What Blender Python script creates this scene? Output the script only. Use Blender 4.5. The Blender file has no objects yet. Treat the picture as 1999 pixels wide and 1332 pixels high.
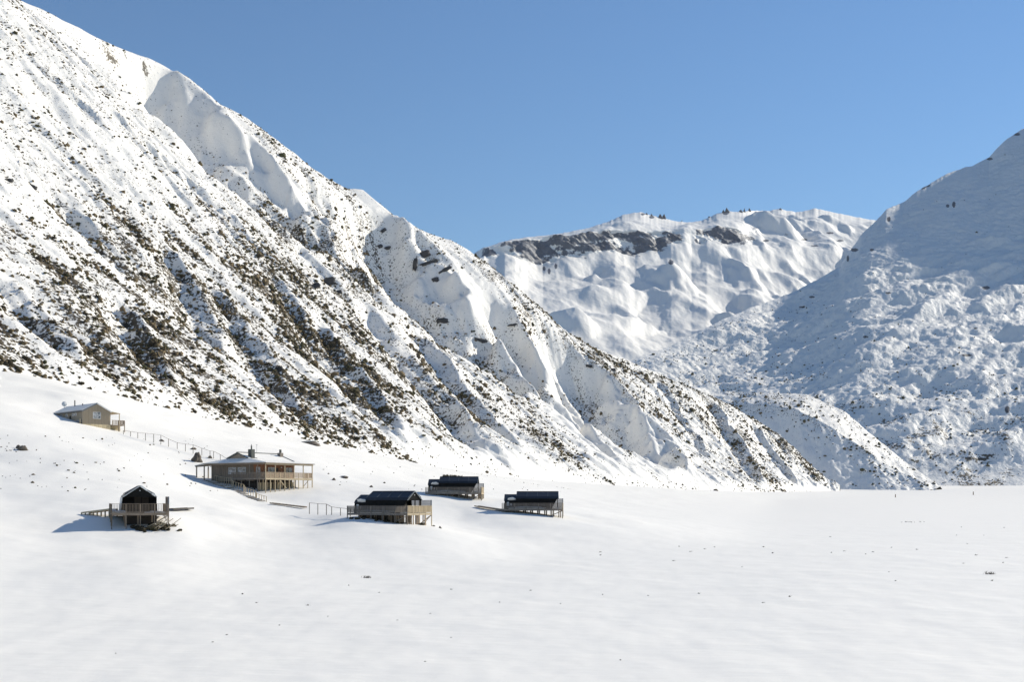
import bpy, bmesh, math, random
import numpy as np
from mathutils import Vector, Matrix

random.seed(7)
rng = np.random.default_rng(11)
scene = bpy.context.scene
COL = scene.collection

# ------------------------------------------------------------------ camera, sky, sun
CAMZ = 8.0            # eye height over the snow plain (m)
F = 2400.0            # focal length in pixels of the 1999 px wide photograph
HOR = 975.0           # row of the horizon
CX = 999.5

cam_d = bpy.data.cameras.new("camera")
cam = bpy.data.objects.new("camera", cam_d)
COL.objects.link(cam)
cam.location = (0, 0, CAMZ)
cam.rotation_euler = (math.radians(90), 0, 0)
cam_d.sensor_width = 36.0
cam_d.lens = F / 1999.0 * 36.0
cam_d.shift_y = (HOR - 666.0) / 1999.0
cam_d.clip_start = 0.5
cam_d.clip_end = 30000.0
scene.camera = cam

SUN_AZ = math.radians(34.0)     # from +X towards +Y
SUN_EL = math.radians(28.5)
sun_vec = Vector((math.cos(SUN_AZ) * math.cos(SUN_EL), math.sin(SUN_AZ) * math.cos(SUN_EL), math.sin(SUN_EL)))

world = bpy.data.worlds.new("World")
scene.world = world
world.use_nodes = True
wn = world.node_tree.nodes
wl = world.node_tree.links
wn.clear()
w_out = wn.new("ShaderNodeOutputWorld")
w_bg = wn.new("ShaderNodeBackground")
w_sky = wn.new("ShaderNodeTexSky")
w_sky.sky_type = 'NISHITA'
w_sky.sun_disc = False
w_sky.sun_elevation = SUN_EL
w_sky.sun_rotation = math.pi / 2 - SUN_AZ
w_sky.altitude = 300.0
w_sky.air_density = 1.25
w_sky.dust_density = 0.0
w_sky.ozone_density = 7.0
w_bg.inputs["Strength"].default_value = 0.097
wl.new(w_sky.outputs[0], w_bg.inputs["Color"])
wl.new(w_bg.outputs[0], w_out.inputs["Surface"])

sun_d = bpy.data.lights.new("sun", 'SUN')
sun_d.energy = 5.0
sun_d.angle = math.radians(0.5)
sun_d.color = (1.0, 0.93, 0.80)
sun = bpy.data.objects.new("sun", sun_d)
COL.objects.link(sun)
sun.rotation_euler = sun_vec.to_track_quat('Z', 'Y').to_euler()
sun.location = (200, 100, 300)

scene.view_settings.view_transform = 'Standard'
scene.view_settings.look = 'None'
scene.view_settings.gamma = 1.0
scene.view_settings.use_curve_mapping = False
scene.view_settings.exposure = 0.21
scene.cycles.max_bounces = 6
scene.cycles.diffuse_bounces = 2

# ------------------------------------------------------------------ noise
def _hash(ix, iy, seed):
    h = (ix.astype(np.int64) * 374761393 + iy.astype(np.int64) * 668265263 + seed * 982451653) & 0xFFFFFFFF
    h = ((h ^ (h >> 13)) * 1274126177) & 0xFFFFFFFF
    return h ^ (h >> 16)

def perlin(x, y, seed=0):
    x0 = np.floor(x); y0 = np.floor(y)
    fx = x - x0; fy = y - y0
    u = fx * fx * fx * (fx * (fx * 6 - 15) + 10)
    v = fy * fy * fy * (fy * (fy * 6 - 15) + 10)
    def g(ix, iy, dx, dy):
        a = _hash(ix, iy, seed).astype(np.float64) * (2 * math.pi / 4294967296.0)
        return np.cos(a) * dx + np.sin(a) * dy
    n00 = g(x0, y0, fx, fy); n10 = g(x0 + 1, y0, fx - 1, fy)
    n01 = g(x0, y0 + 1, fx, fy - 1); n11 = g(x0 + 1, y0 + 1, fx - 1, fy - 1)
    return ((n00 * (1 - u) + n10 * u) * (1 - v) + (n01 * (1 - u) + n11 * u) * v) * 1.5

def fbm(x, y, oct=4, seed=0, gain=0.5, lac=2.03):
    s = np.zeros_like(x, dtype=np.float64); a = 1.0
    for k in range(oct):
        s += a * perlin(x + 17.3 * k, y - 9.1 * k, seed + k * 31)
        x = x * lac; y = y * lac; a *= gain
    return s

def ridged(x, y, oct=3, seed=0, gain=0.5):
    s = np.zeros_like(x, dtype=np.float64); a = 1.0
    for k in range(oct):
        s += a * (1 - 2 * np.abs(perlin(x + 5.7 * k, y + 3.3 * k, seed + k * 57)))
        x = x * 2.1; y = y * 2.1; a *= gain
    return s

def smooth(a, b, x):
    t = np.clip((x - a) / (b - a), 0, 1)
    return t * t * (3 - 2 * t)

def P(px, py, Y):
    return Vector(((px - CX) / F * Y, Y, CAMZ + (HOR - py) / F * Y))

def to_px(X, Y, Z):
    return CX + F * X / Y, HOR - F * (Z - CAMZ) / Y

# ------------------------------------------------------------------ scene bookkeeping
def tag(o, label=None, cat=None, group=None, kind=None):
    if label: o["label"] = label
    if cat: o["category"] = cat
    if group: o["group"] = group
    if kind: o["kind"] = kind
    return o

def empty(name, loc=(0, 0, 0), rz=0.0):
    o = bpy.data.objects.new(name, None)
    o.empty_display_size = 0.5
    COL.objects.link(o)
    o.location = loc
    o.rotation_euler = (0, 0, rz)
    return o

def mesh_obj(name, mesh, parent=None, loc=None, rot=None, scale=None):
    o = bpy.data.objects.new(name, mesh)
    COL.objects.link(o)
    if parent is not None: o.parent = parent
    if loc is not None: o.location = loc
    if rot is not None: o.rotation_euler = rot
    if scale is not None: o.scale = scale
    return o

def np_mesh(name, verts, faces, mat, smooth_shade=True, attrs=None):
    verts = np.asarray(verts, dtype=np.float32); faces = np.asarray(faces, dtype=np.int32)
    me = bpy.data.meshes.new(name)
    n, k = faces.shape
    me.vertices.add(len(verts)); me.vertices.foreach_set("co", verts.ravel())
    me.loops.add(n * k); me.loops.foreach_set("vertex_index", faces.ravel())
    me.polygons.add(n)
    me.polygons.foreach_set("loop_start", np.arange(0, n * k, k, dtype=np.int32))
    me.polygons.foreach_set("loop_total", np.full(n, k, dtype=np.int32))
    me.update(calc_edges=True)
    if smooth_shade:
        me.polygons.foreach_set("use_smooth", np.ones(n, dtype=bool))
    for an, (typ, data) in (attrs or {}).items():
        at = me.attributes.new(an, typ, 'POINT')
        if typ == 'FLOAT': at.data.foreach_set("value", np.asarray(data, dtype=np.float32).ravel())
        else: at.data.foreach_set("color", np.asarray(data, dtype=np.float32).ravel())
    me.materials.append(mat)
    me.validate()
    return me

def grid_faces(nu, nv, wrap=False):
    iu = np.arange(nu if wrap else nu - 1); iv = np.arange(nv - 1)
    a, b = np.meshgrid(iu, iv, indexing='ij')
    a2 = (a + 1) % nu
    return np.stack([a * nv + b, a2 * nv + b, a2 * nv + b + 1, a * nv + b + 1], -1).reshape(-1, 4)

# ------------------------------------------------------------------ materials
def new_mat(name):
    m = bpy.data.materials.new(name); m.use_nodes = True
    nt = m.node_tree
    return m, nt, nt.nodes["Principled BSDF"]

def noise_node(nt, scale, detail=4, rough=0.55, vec=None, coord="Object"):
    n = nt.nodes.new("ShaderNodeTexNoise")
    n.inputs["Scale"].default_value = scale; n.inputs["Detail"].default_value = detail; n.inputs["Roughness"].default_value = rough
    if vec is None:
        tc = nt.nodes.new("ShaderNodeTexCoord"); vec = tc.outputs[coord]
    nt.links.new(vec, n.inputs["Vector"])
    return n

def bump_node(nt, b, height, strength, dist, prev=None):
    bp = nt.nodes.new("ShaderNodeBump")
    bp.inputs["Strength"].default_value = strength; bp.inputs["Distance"].default_value = dist
    nt.links.new(height, bp.inputs["Height"])
    if prev is not None: nt.links.new(prev, bp.inputs["Normal"])
    nt.links.new(bp.outputs["Normal"], b.inputs["Normal"])
    return bp.outputs["Normal"]

def ramp(nt, fac, stops):
    r = nt.nodes.new("ShaderNodeValToRGB")
    els = r.color_ramp.elements
    while len(els) < len(stops): els.new(0.5)
    for e, (p, c) in zip(els, stops):
        e.position = p; e.color = (*c, 1) if len(c) == 3 else c
    nt.links.new(fac, r.inputs["Fac"])
    return r.outputs["Color"]

SNOW = (0.87, 0.845, 0.79)

def snow_mat(name, bumps, rock=False, tint=0.03, lift=1.0, rock_cols=None, scrub=None):
    m, nt, b = new_mat(name)
    b.inputs["Roughness"].default_value = 0.62
    b.inputs["Specular IOR Level"].default_value = 0.25
    n = noise_node(nt, bumps[0][0] * 0.6, 5)
    c0 = tuple(x * (1 - tint) for x in SNOW); c1 = tuple(min(1, x * (1 + tint * .5)) for x in SNOW)
    col = ramp(nt, n.outputs["Fac"], [(0.3, c0), (0.7, c1)])
    prev = None
    for sc, st, dist, stretch in bumps:
        if stretch is None:
            k = noise_node(nt, sc, 6, 0.6)
        else:
            tc = nt.nodes.new("ShaderNodeTexCoord"); mp = nt.nodes.new("ShaderNodeMapping")
            mp.inputs["Rotation"].default_value = (0, 0, stretch[0]); mp.inputs["Scale"].default_value = stretch[1]
            nt.links.new(tc.outputs["Object"], mp.inputs["Vector"])
            k = noise_node(nt, sc, 5, 0.55, mp.outputs["Vector"])
        prev = bump_node(nt, b, k.outputs["Fac"], st, dist, prev)
    if rock:
        at = nt.nodes.new("ShaderNodeAttribute"); at.attribute_name = "rock"
        rn = noise_node(nt, bumps[0][0] * 2.5, 7, 0.65)
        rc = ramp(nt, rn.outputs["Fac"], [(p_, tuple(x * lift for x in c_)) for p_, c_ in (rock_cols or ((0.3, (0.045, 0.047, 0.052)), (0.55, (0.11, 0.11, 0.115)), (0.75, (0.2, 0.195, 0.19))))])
        sn = noise_node(nt, bumps[0][0] * 4, 6, 0.7)
        ma = nt.nodes.new("ShaderNodeMath"); ma.operation = 'MULTIPLY_ADD'
        nt.links.new(sn.outputs["Fac"], ma.inputs[0]); ma.inputs[1].default_value = 1.1
        sub = nt.nodes.new("ShaderNodeMath"); sub.operation = 'SUBTRACT'
        nt.links.new(at.outputs["Fac"], sub.inputs[0]); sub.inputs[1].default_value = 0.55
        nt.links.new(sub.outputs[0], ma.inputs[2])
        edge = ramp(nt, ma.outputs[0], [(0.46, (0, 0, 0)), (0.56, (1, 1, 1))])
        mx = nt.nodes.new("ShaderNodeMix"); mx.data_type = 'RGBA'
        nt.links.new(edge, mx.inputs["Factor"]); nt.links.new(col, mx.inputs[6]); nt.links.new(rc, mx.inputs[7])
        col = mx.outputs[2]
    if scrub:
        at = nt.nodes.new("ShaderNodeAttribute"); at.attribute_name = "scrub"
        tn = noise_node(nt, scrub[0], 3, 0.6); tc2 = noise_node(nt, scrub[0] * .35, 2, .5)
        ma = nt.nodes.new("ShaderNodeMath"); ma.operation = 'MULTIPLY_ADD'
        nt.links.new(at.outputs["Fac"], ma.inputs[0]); ma.inputs[1].default_value = scrub[1]; nt.links.new(tn.outputs["Fac"], ma.inputs[2])
        ed = ramp(nt, ma.outputs[0], [(scrub[2], (0, 0, 0)), (scrub[2] + .05, (1, 1, 1))])
        bc = ramp(nt, tc2.outputs["Fac"], [(.35, (.035, .03, .022)), (.5, (.075, .06, .038)), (.65, (.12, .095, .06))])
        mx = nt.nodes.new("ShaderNodeMix"); mx.data_type = 'RGBA'
        nt.links.new(ed, mx.inputs["Factor"]); nt.links.new(col, mx.inputs[6]); nt.links.new(bc, mx.inputs[7])
        col = mx.outputs[2]
    nt.links.new(col, b.inputs["Base Color"])
    return m

def plain_mat(name, col, rough=0.7, var=0.25, scale=3.0, stretch=None, metallic=0.0, bump=0.0):
    m, nt, b = new_mat(name)
    b.inputs["Roughness"].default_value = rough; b.inputs["Metallic"].default_value = metallic
    if stretch:
        tc = nt.nodes.new("ShaderNodeTexCoord"); mp = nt.nodes.new("ShaderNodeMapping")
        mp.inputs["Scale"].default_value = stretch
        nt.links.new(tc.outputs["Object"], mp.inputs["Vector"])
        n = noise_node(nt, scale, 5, 0.6, mp.outputs["Vector"])
    else:
        n = noise_node(nt, scale, 5, 0.6)
    lo = tuple(c * (1 - var) for c in col); hi = tuple(min(1, c * (1 + var)) for c in col)
    c = ramp(nt, n.outputs["Fac"], [(0.3, lo), (0.7, hi)])
    oi = nt.nodes.new("ShaderNodeObjectInfo")
    hs = nt.nodes.new("ShaderNodeHueSaturation")
    mr = nt.nodes.new("ShaderNodeMapRange")
    mr.inputs["To Min"].default_value = 0.85; mr.inputs["To Max"].default_value = 1.15
    nt.links.new(oi.outputs["Random"], mr.inputs["Value"]); nt.links.new(mr.outputs[0], hs.inputs["Value"])
    nt.links.new(c, hs.inputs["Color"]); nt.links.new(hs.outputs[0], b.inputs["Base Color"])
    if bump: bump_node(nt, b, n.outputs["Fac"], bump, 0.02)
    return m

M = {}
M["snow_plain"] = snow_mat("snow_plain", [(0.06, 0.35, 0.7, (0.5, (0.6, 1.3, 1))), (0.55, 0.45, 0.11, (0.45, (0.6, 1.4, 1))), (2.5, 0.25, 0.02, None)], tint=0.015)
M["snow_hill"] = snow_mat("snow_hill", [(0.12, 0.7, 1.2, None), (0.55, 0.7, 0.35, None)], rock=True, rock_cols=((.3, (.05, .04, .026)), (.55, (.11, .085, .05)), (.75, (.18, .14, .09))), scrub=(.55, .22, .675))
M["snow_mount"] = snow_mat("snow_mount", [(0.035, 0.8, 6.0, None), (0.16, 0.8, 1.8, None)], rock=True, scrub=(.16, .26, .70))
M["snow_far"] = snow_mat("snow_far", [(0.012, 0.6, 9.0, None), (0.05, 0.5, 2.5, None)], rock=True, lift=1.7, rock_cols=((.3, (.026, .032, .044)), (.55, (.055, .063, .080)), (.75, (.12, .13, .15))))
M["snow"] = snow_mat("snow_cap", [(2.0, 0.4, 0.08, None)])
M["rock"] = plain_mat("rock", (0.042, 0.042, 0.044), 0.85, 0.5, 0.6, bump=0.6)
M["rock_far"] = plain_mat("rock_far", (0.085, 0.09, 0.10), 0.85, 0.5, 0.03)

def shrub_mat():
    m, nt, b = new_mat("shrub")
    b.inputs["Roughness"].default_value = 0.85; b.inputs["Specular IOR Level"].default_value = 0.1
    at = nt.nodes.new("ShaderNodeAttribute"); at.attribute_name = "tone"
    oi = nt.nodes.new("ShaderNodeObjectInfo")
    ad = nt.nodes.new("ShaderNodeMath"); ad.operation = 'ADD'
    sc = nt.nodes.new("ShaderNodeMath"); sc.operation = 'MULTIPLY'; sc.inputs[1].default_value = 0.5
    nt.links.new(oi.outputs["Random"], sc.inputs[0])
    nt.links.new(at.outputs["Fac"], ad.inputs[0]); nt.links.new(sc.outputs[0], ad.inputs[1])
    c = ramp(nt, ad.outputs[0], [(0.0, (0.035, 0.031, 0.021)), (0.3, (0.078, 0.060, 0.036)), (0.5, (0.062, 0.062, 0.028)), (0.75, (0.13, 0.098, 0.055)), (1.0, (0.19, 0.145, 0.085))])
    nt.links.new(c, b.inputs["Base Color"])
    return m
M["shrub"] = shrub_mat()

# ------------------------------------------------------------------ ground: plain and fan slope
def zp(Y):
    return np.interp(Y, [0, 256, 400, 600, 800, 1000, 1300, 1600, 2000, 2300, 9000], [0, 0, .7, 2, 4, 7, 12, 19, 30, 31, 40])

B0 = np.array([-167.0, 400.0]); BD = np.array([580.0, 1150.0])
BN = np.array([-0.893, 0.450])               # into the left hill
def base_z(t):
    return CAMZ + np.interp(t, [-.3, 0, .1, .2, .3, .5, .7, 1.0, 1.3], [80, 41.7, 29, 18, 11.5, 7.7, 6.0, 9.7, 14])

GC = [  # px, py, distance: points of the snow surface read off the photograph
    (222, 1037, 150), (247, 1038, 150), (301, 1043, 150), (326, 1044, 149), (222, 1004, 158), (150, 1004, 162), (92, 1043, 146), (345, 1000, 160),
    (0, 1000, 160), (0, 1100, 118), (200, 1103, 118), (400, 1064, 150), (100, 1145, 104), (300, 1098, 122), (500, 1060, 158), (400, 1010, 180), (500, 1004, 195), (340, 1050, 148), (280, 1000, 165),
    (600, 1030, 190), (600, 1000, 212), (796, 1030, 182), (850, 1027, 186), (740, 1020, 185), (684, 1005, 190), (672, 1003, 192), (705, 1009, 188), (760, 1024, 185), (900, 1031, 212), (750, 1048, 168), (950, 1052, 190), (900, 1012, 235),
    (985, 1000, 233), (1098, 1012, 231), (1040, 1006, 232), (1200, 1002, 330), (1200, 982, 480), (1200, 966, 650),
    (832, 965, 253), (940, 978, 249), (885, 971, 251), (518, 963, 240), (613, 958, 249), (450, 944, 246), (385, 930, 253), (418, 940, 250), (455, 951, 241), (480, 964, 234), (520, 983, 226),
    (180, 836, 290), (240, 849, 290), (100, 809, 302), (0, 786, 290), (60, 774, 335), (0, 737, 385), (150, 772, 350),
    (0, 900, 215), (200, 900, 225), (200, 945, 200), (0, 950, 187), (330, 960, 205), (420, 990, 190),
    (400, 882, 284), (442, 905, 275), (330, 867, 285), (385, 888, 280), (300, 850, 305), (400, 850, 350), (600, 900, 300), (700, 930, 300), (760, 910, 430), (800, 930, 400), (600, 930, 265),
    (1000, 952, 480), (1100, 956, 600), (1300, 966, 800), (1450, 973, 950), (1000, 975, 330),
    (-300, 940, 160), (-300, 840, 230), (-300, 720, 330), (-300, 1060, 120), (-700, 900, 160), (-700, 700, 300), (-700, 1050, 110),
]
gp, gv = [], []
def gkey(px, Y): return np.stack([np.asarray(px, float) / 420.0, np.log(np.asarray(Y, float)) * 2.6], -1)
for px, py, Y in GC:
    gp.append((px, Y)); gv.append(CAMZ + (HOR - py) / F * Y - zp(Y))
for t in (-0.06, 0.0, .05, .1, .15, .2, .3, .4, .5, .6, .7, .8, .9, 1.0):
    q = B0 + t * BD
    gp.append((CX + F * q[0] / q[1], q[1])); gv.append(base_z(t) + 0.8 - zp(q[1]))
for px in (-700, -300, 0, 200, 400, 700, 1000, 1400, 1999, 2500):
    for Y in (40, 60, 82): gp.append((px, Y)); gv.append(0.0)
for px, Y in ((300, 92), (600, 118), (900, 140), (1200, 175), (1050, 158), (450, 105)): gp.append((px, Y)); gv.append(0.0)
for px in (1500, 1999, 2500):
    for Y in (150, 260, 420, 700, 1000): gp.append((px, Y)); gv.append(0.0)
for px in (1720, 1999, 2500):
    for Y in (1300, 1700, 2200): gp.append((px, Y)); gv.append(0.0)
gp = np.array(gp, float); gv = np.array(gv, float)
GK = gkey(gp[:, 0], gp[:, 1])
def phi(r): return np.where(r > 1e-9, r * r * np.log(np.maximum(r, 1e-9)), 0.0)
NGK = len(GK)
A_ = np.zeros((NGK + 3, NGK + 3))
A_[:NGK, :NGK] = phi(np.linalg.norm(GK[:, None] - GK[None], axis=-1)) + np.eye(NGK) * 0.035
A_[:NGK, NGK] = 1; A_[:NGK, NGK + 1:] = GK; A_[NGK:, :NGK] = A_[:NGK, NGK:].T
W_ = np.linalg.solve(A_, np.concatenate([gv, [0, 0, 0]]))

def gz(X, Y, detail=True):
    X = np.atleast_1d(np.asarray(X, float)); Y = np.atleast_1d(np.asarray(Y, float))
    Yc = np.clip(Y, 40, 2300)
    px = np.clip(CX + F * X / Yc, -700, 2500)
    shp = X.shape
    k = gkey(px.ravel(), Yc.ravel())
    f = np.empty(len(k))
    for i in range(0, len(k), 40000):
        kk = k[i:i + 40000]
        f[i:i + 40000] = phi(np.linalg.norm(kk[:, None] - GK[None], axis=-1)) @ W_[:NGK] + W_[NGK] + kk @ W_[NGK + 1:]
    f = f.reshape(shp)
    lim = smooth(-1.5, 1.5, f)                       # the fan dies out into the plain without dipping under it
    f = f * lim
    f = f * smooth(25, 60, Y) * (1 - smooth(2200, 2600, Y))
    z = zp(np.maximum(Y, 0)) + f
    if detail:
        amp = smooth(0.3, 6, f)
        z = z + (0.10 + 0.35 * amp) * fbm(X / 22.0, Y / 22.0, 3, 5) + 0.05 * fbm(X / 4.0, Y / 7.0, 3, 9) * (1 - smooth(300, 500, Y))
    t = ((X - B0[0]) * BD[0] + (Y - B0[1]) * BD[1]) / (BD @ BD)
    s = (X - B0[0]) * BN[0] + (Y - B0[1]) * BN[1]
    s = s - 0.0
    inside = (s > 0) & (t > -.4) & (t < 1.02)
    z = np.where(inside, np.minimum(z, base_z(t) + 0.8 + 0.10 * s), z)
    return z

def gz1(x, y): return float(gz(x, y)[0])

def ray_ground(px, py, y0=45, y1=2200):
    Ys = np.exp(np.linspace(math.log(y0), math.log(y1), 500))
    X = (px - CX) / F * Ys; Z = CAMZ + (HOR - py) / F * Ys
    g = gz(X, Ys)
    hit = np.nonzero(g >= Z)[0]
    i = hit[0] if len(hit) else len(Ys) - 1
    if i > 0 and len(hit):
        d0 = Z[i - 1] - g[i - 1]; d1 = Z[i] - g[i]; a = d0 / (d0 - d1 + 1e-9)
        Y = Ys[i - 1] + a * (Ys[i] - Ys[i - 1])
    else: Y = Ys[i]
    x = (px - CX) / F * Y
    return Vector((x, Y, gz1(x, Y)))

ang_f = np.linspace(-0.62, 0.62, 520)                       # fine in front, coarse behind the camera
ang_b = np.linspace(0.62, 2 * math.pi - 0.62, 60)[1:-1]
ang = np.concatenate([ang_f, ang_b])
rad = np.concatenate([np.exp(np.linspace(math.log(4), math.log(45), 14))[:-1], np.exp(np.linspace(math.log(45), math.log(420), 250))[:-1],
                      np.exp(np.linspace(math.log(420), math.log(2600), 90))[:-1], np.exp(np.linspace(math.log(2600), math.log(8000), 8))])
AA, RR = np.meshgrid(ang, rad, indexing='ij')
GX = np.sin(AA) * RR; GY = np.cos(AA) * RR
GZ = gz(GX, GY)
gver = np.stack([GX, GY, GZ], -1).reshape(-1, 3)
gfac = grid_faces(len(ang), len(rad), wrap=True)
gver = np.vstack([gver, [[0, 0, 0.0]]]); c_i = len(gver) - 1
ring = np.arange(len(ang)) * len(rad)
cap = np.stack([np.full(len(ang), c_i), np.roll(ring, -1), ring, ring], -1)
gme = np_mesh("ground", gver, gfac[:, ::-1], M["snow_plain"])
ground = mesh_obj("ground", gme); tag(ground, kind="structure", label="flat snow plain rising to a smooth snow slope under the huts", cat="snow field")

# ------------------------------------------------------------------ the left hillside
crest_px = np.array([(35, 0), (110, 35), (150, 52), (200, 75), (245, 95), (290, 112), (330, 135), (370, 160), (410, 195), (440, 208), (480, 230), (520, 260),
    (560, 290), (600, 320), (640, 350), (680, 370), (710, 375), (740, 400), (765, 422), (800, 440), (840, 458), (880, 470), (920, 492), (960, 525), (1000, 560),
    (1050, 605), (1100, 645), (1150, 675), (1200, 695), (1250, 715), (1300, 738), (1350, 760), (1400, 780), (1440, 800), (1480, 825), (1520, 850), (1560, 890),
    (1600, 925), (1640, 957)], float)
t_of_px = np.interp(crest_px[:, 0], [35, 200, 330, 440, 560, 710, 840, 920, 1000, 1100, 1200, 1300, 1400, 1480, 1560, 1600, 1640],
                    [.35, .385, .42, .46, .50, .555, .60, .63, .67, .72, .77, .82, .88, .92, .955, .98, 1.0])
slope_t = lambda t: np.interp(t, [.3, .5, .7, 1.0], [.84, .79, .74, .66])
cY = []
for (px, py), t in zip(crest_px, t_of_px):
    b = B0 + t * BD; zb = base_z(t)
    Ys = np.linspace(b[1], b[1] + 700, 1400)
    X = (px - CX) / F * Ys; Z = CAMZ + (HOR - py) / F * Ys
    sl = (Z - zb) / np.maximum(np.hypot(X - b[0], Ys - b[1]), 0.5)
    ok = np.nonzero(sl <= slope_t(t))[0]
    cY.append(Ys[ok[0]] if len(ok) else b[1])
cY = np.array(cY)
kern = np.array([1, 2, 3, 4, 3, 2, 1.]); kern /= kern.sum()
pad = np.concatenate([np.full(3, cY[0]) - (np.arange(3, 0, -1)) * (cY[1] - cY[0]), cY, np.full(3, cY[-1])])
cYs = np.convolve(pad, kern, 'valid'); cYs[-3:] = cY[-3:]
ct = list(t_of_px); cpt = [((px - CX) / F * Y, Y, CAMZ + (HOR - py) / F * Y) for (px, py), Y in zip(crest_px, cYs)]
pre_t, pre_p = [], []
for t, D, s in ((-.20, 520, .80), (-.12, 520, .80), (0, 510, .81), (.1, 500, .82), (.2, 490, .84), (.28, 490, .86)):
    b = B0 + t * BD + BN * D
    pre_t.append(t); pre_p.append((b[0], b[1], base_z(t) + s * D))
ct = np.array(pre_t + ct); cpt = np.array(pre_p + cpt)

NU, NV = 860, 400
tt = np.linspace(-.17, 1.0, NU)
vv = np.concatenate([np.linspace(-.10, 0, 8)[:-1], np.linspace(0, 1, NV - 20), np.linspace(1, 1.8, 14)[1:]])
NV = len(vv)
C3 = np.stack([np.interp(tt, ct, cpt[:, k]) for k in range(3)], -1)
B3 = np.stack([B0[0] + tt * BD[0], B0[1] + tt * BD[1], base_z(tt)], -1)
T, V = np.meshgrid(tt, vv, indexing='ij')
v1 = np.clip(V, 0, 1)
lat = C3[:, None, :] - B3[:, None, :]
HX = B3[:, None, 0] + lat[..., 0] * V; HY = B3[:, None, 1] + lat[..., 1] * V
g = v1 - 0.10 * np.sin(np.pi * v1) * (1 - v1)
HZ = B3[:, None, 2] + lat[..., 2] * g
HZ = HZ + np.where(V < 0, V * 160.0, 0)
over = np.maximum(V - 1, 0)
hlen = np.hypot(lat[..., 0], lat[..., 1])
HZ = HZ - over * hlen * 0.65 - 0.35 * hlen * over * over
HPX, HPY = to_px(HX, HY, HZ)

# gullies read off the photograph: floor line in the picture, width of the right bank and depth in metres
GUL = [
    ([(262, 100), (300, 135), (345, 180), (400, 235), (470, 310), (530, 370), (590, 420), (650, 470)], 50, 54),
    ([(590, 375), (640, 440), (690, 505), (740, 560)], 14, 12),
    ([(655, 405), (695, 470), (740, 540), (780, 600)], 9, 7),
    ([(725, 415), (780, 480), (840, 555), (900, 630), (960, 695), (1030, 760)], 58, 64),
    ([(970, 590), (1020, 670), (1070, 740), (1130, 830)], 31, 34),
    ([(1060, 640), (1110, 705), (1160, 780)], 10, 9),
    ([(1105, 668), (1140, 720), (1180, 780), (1225, 840), (1275, 905)], 45, 56),
    ([(1385, 790), (1430, 865), (1475, 945)], 14, 12),
    ([(1470, 835), (1515, 900), (1550, 950)], 10, 8),
    ([(120, 400), (165, 455), (215, 520)], 6, 5),
    ([(325, 510), (355, 570), (390, 630), (430, 690)], 9, 8),
    ([(715, 600), (770, 680), (830, 755), (890, 830), (950, 905)], 14, 12),
    ([(620, 640), (670, 715), (730, 800), (790, 880)], 10, 8),
    ([(800, 640), (870, 730), (940, 810), (1010, 890)], 10, 9),
    ([(0, 300), (120, 400), (230, 505), (330, 600)], 9, 5),
    ([(540, 560), (610, 665), (690, 780), (760, 870)], 9, 7),
    ([(1070, 760), (1130, 830), (1200, 905)], 10, 9),
    ([(860, 780), (930, 860), (1010, 930)], 9, 6),
    ([(420, 330), (520, 430), (620, 530), (700, 610)], 9, 5),
    ([(210, 220), (330, 330), (450, 440), (540, 530)], 8, 4),
    ([(40, 100), (110, 170), (220, 280)], 6, 3),
    ([(215, 600), (270, 680), (340, 780)], 8, 6),
    ([(0, 560), (60, 640), (130, 720)], 9, 5),
    ([(410, 570), (480, 670), (560, 780), (620, 850)], 9, 6),
    ([(1280, 745), (1330, 820), (1380, 900)], 9, 5),
]
sub = (slice(None, None, 4), slice(None, None, 3))
sx, sy = HPX[sub], HPY[sub]
dz = np.zeros_like(HZ)
bankm = np.zeros_like(HZ)
wob = 9.0 * fbm(HX / 60.0, HY / 60.0, 4, 3)
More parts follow.
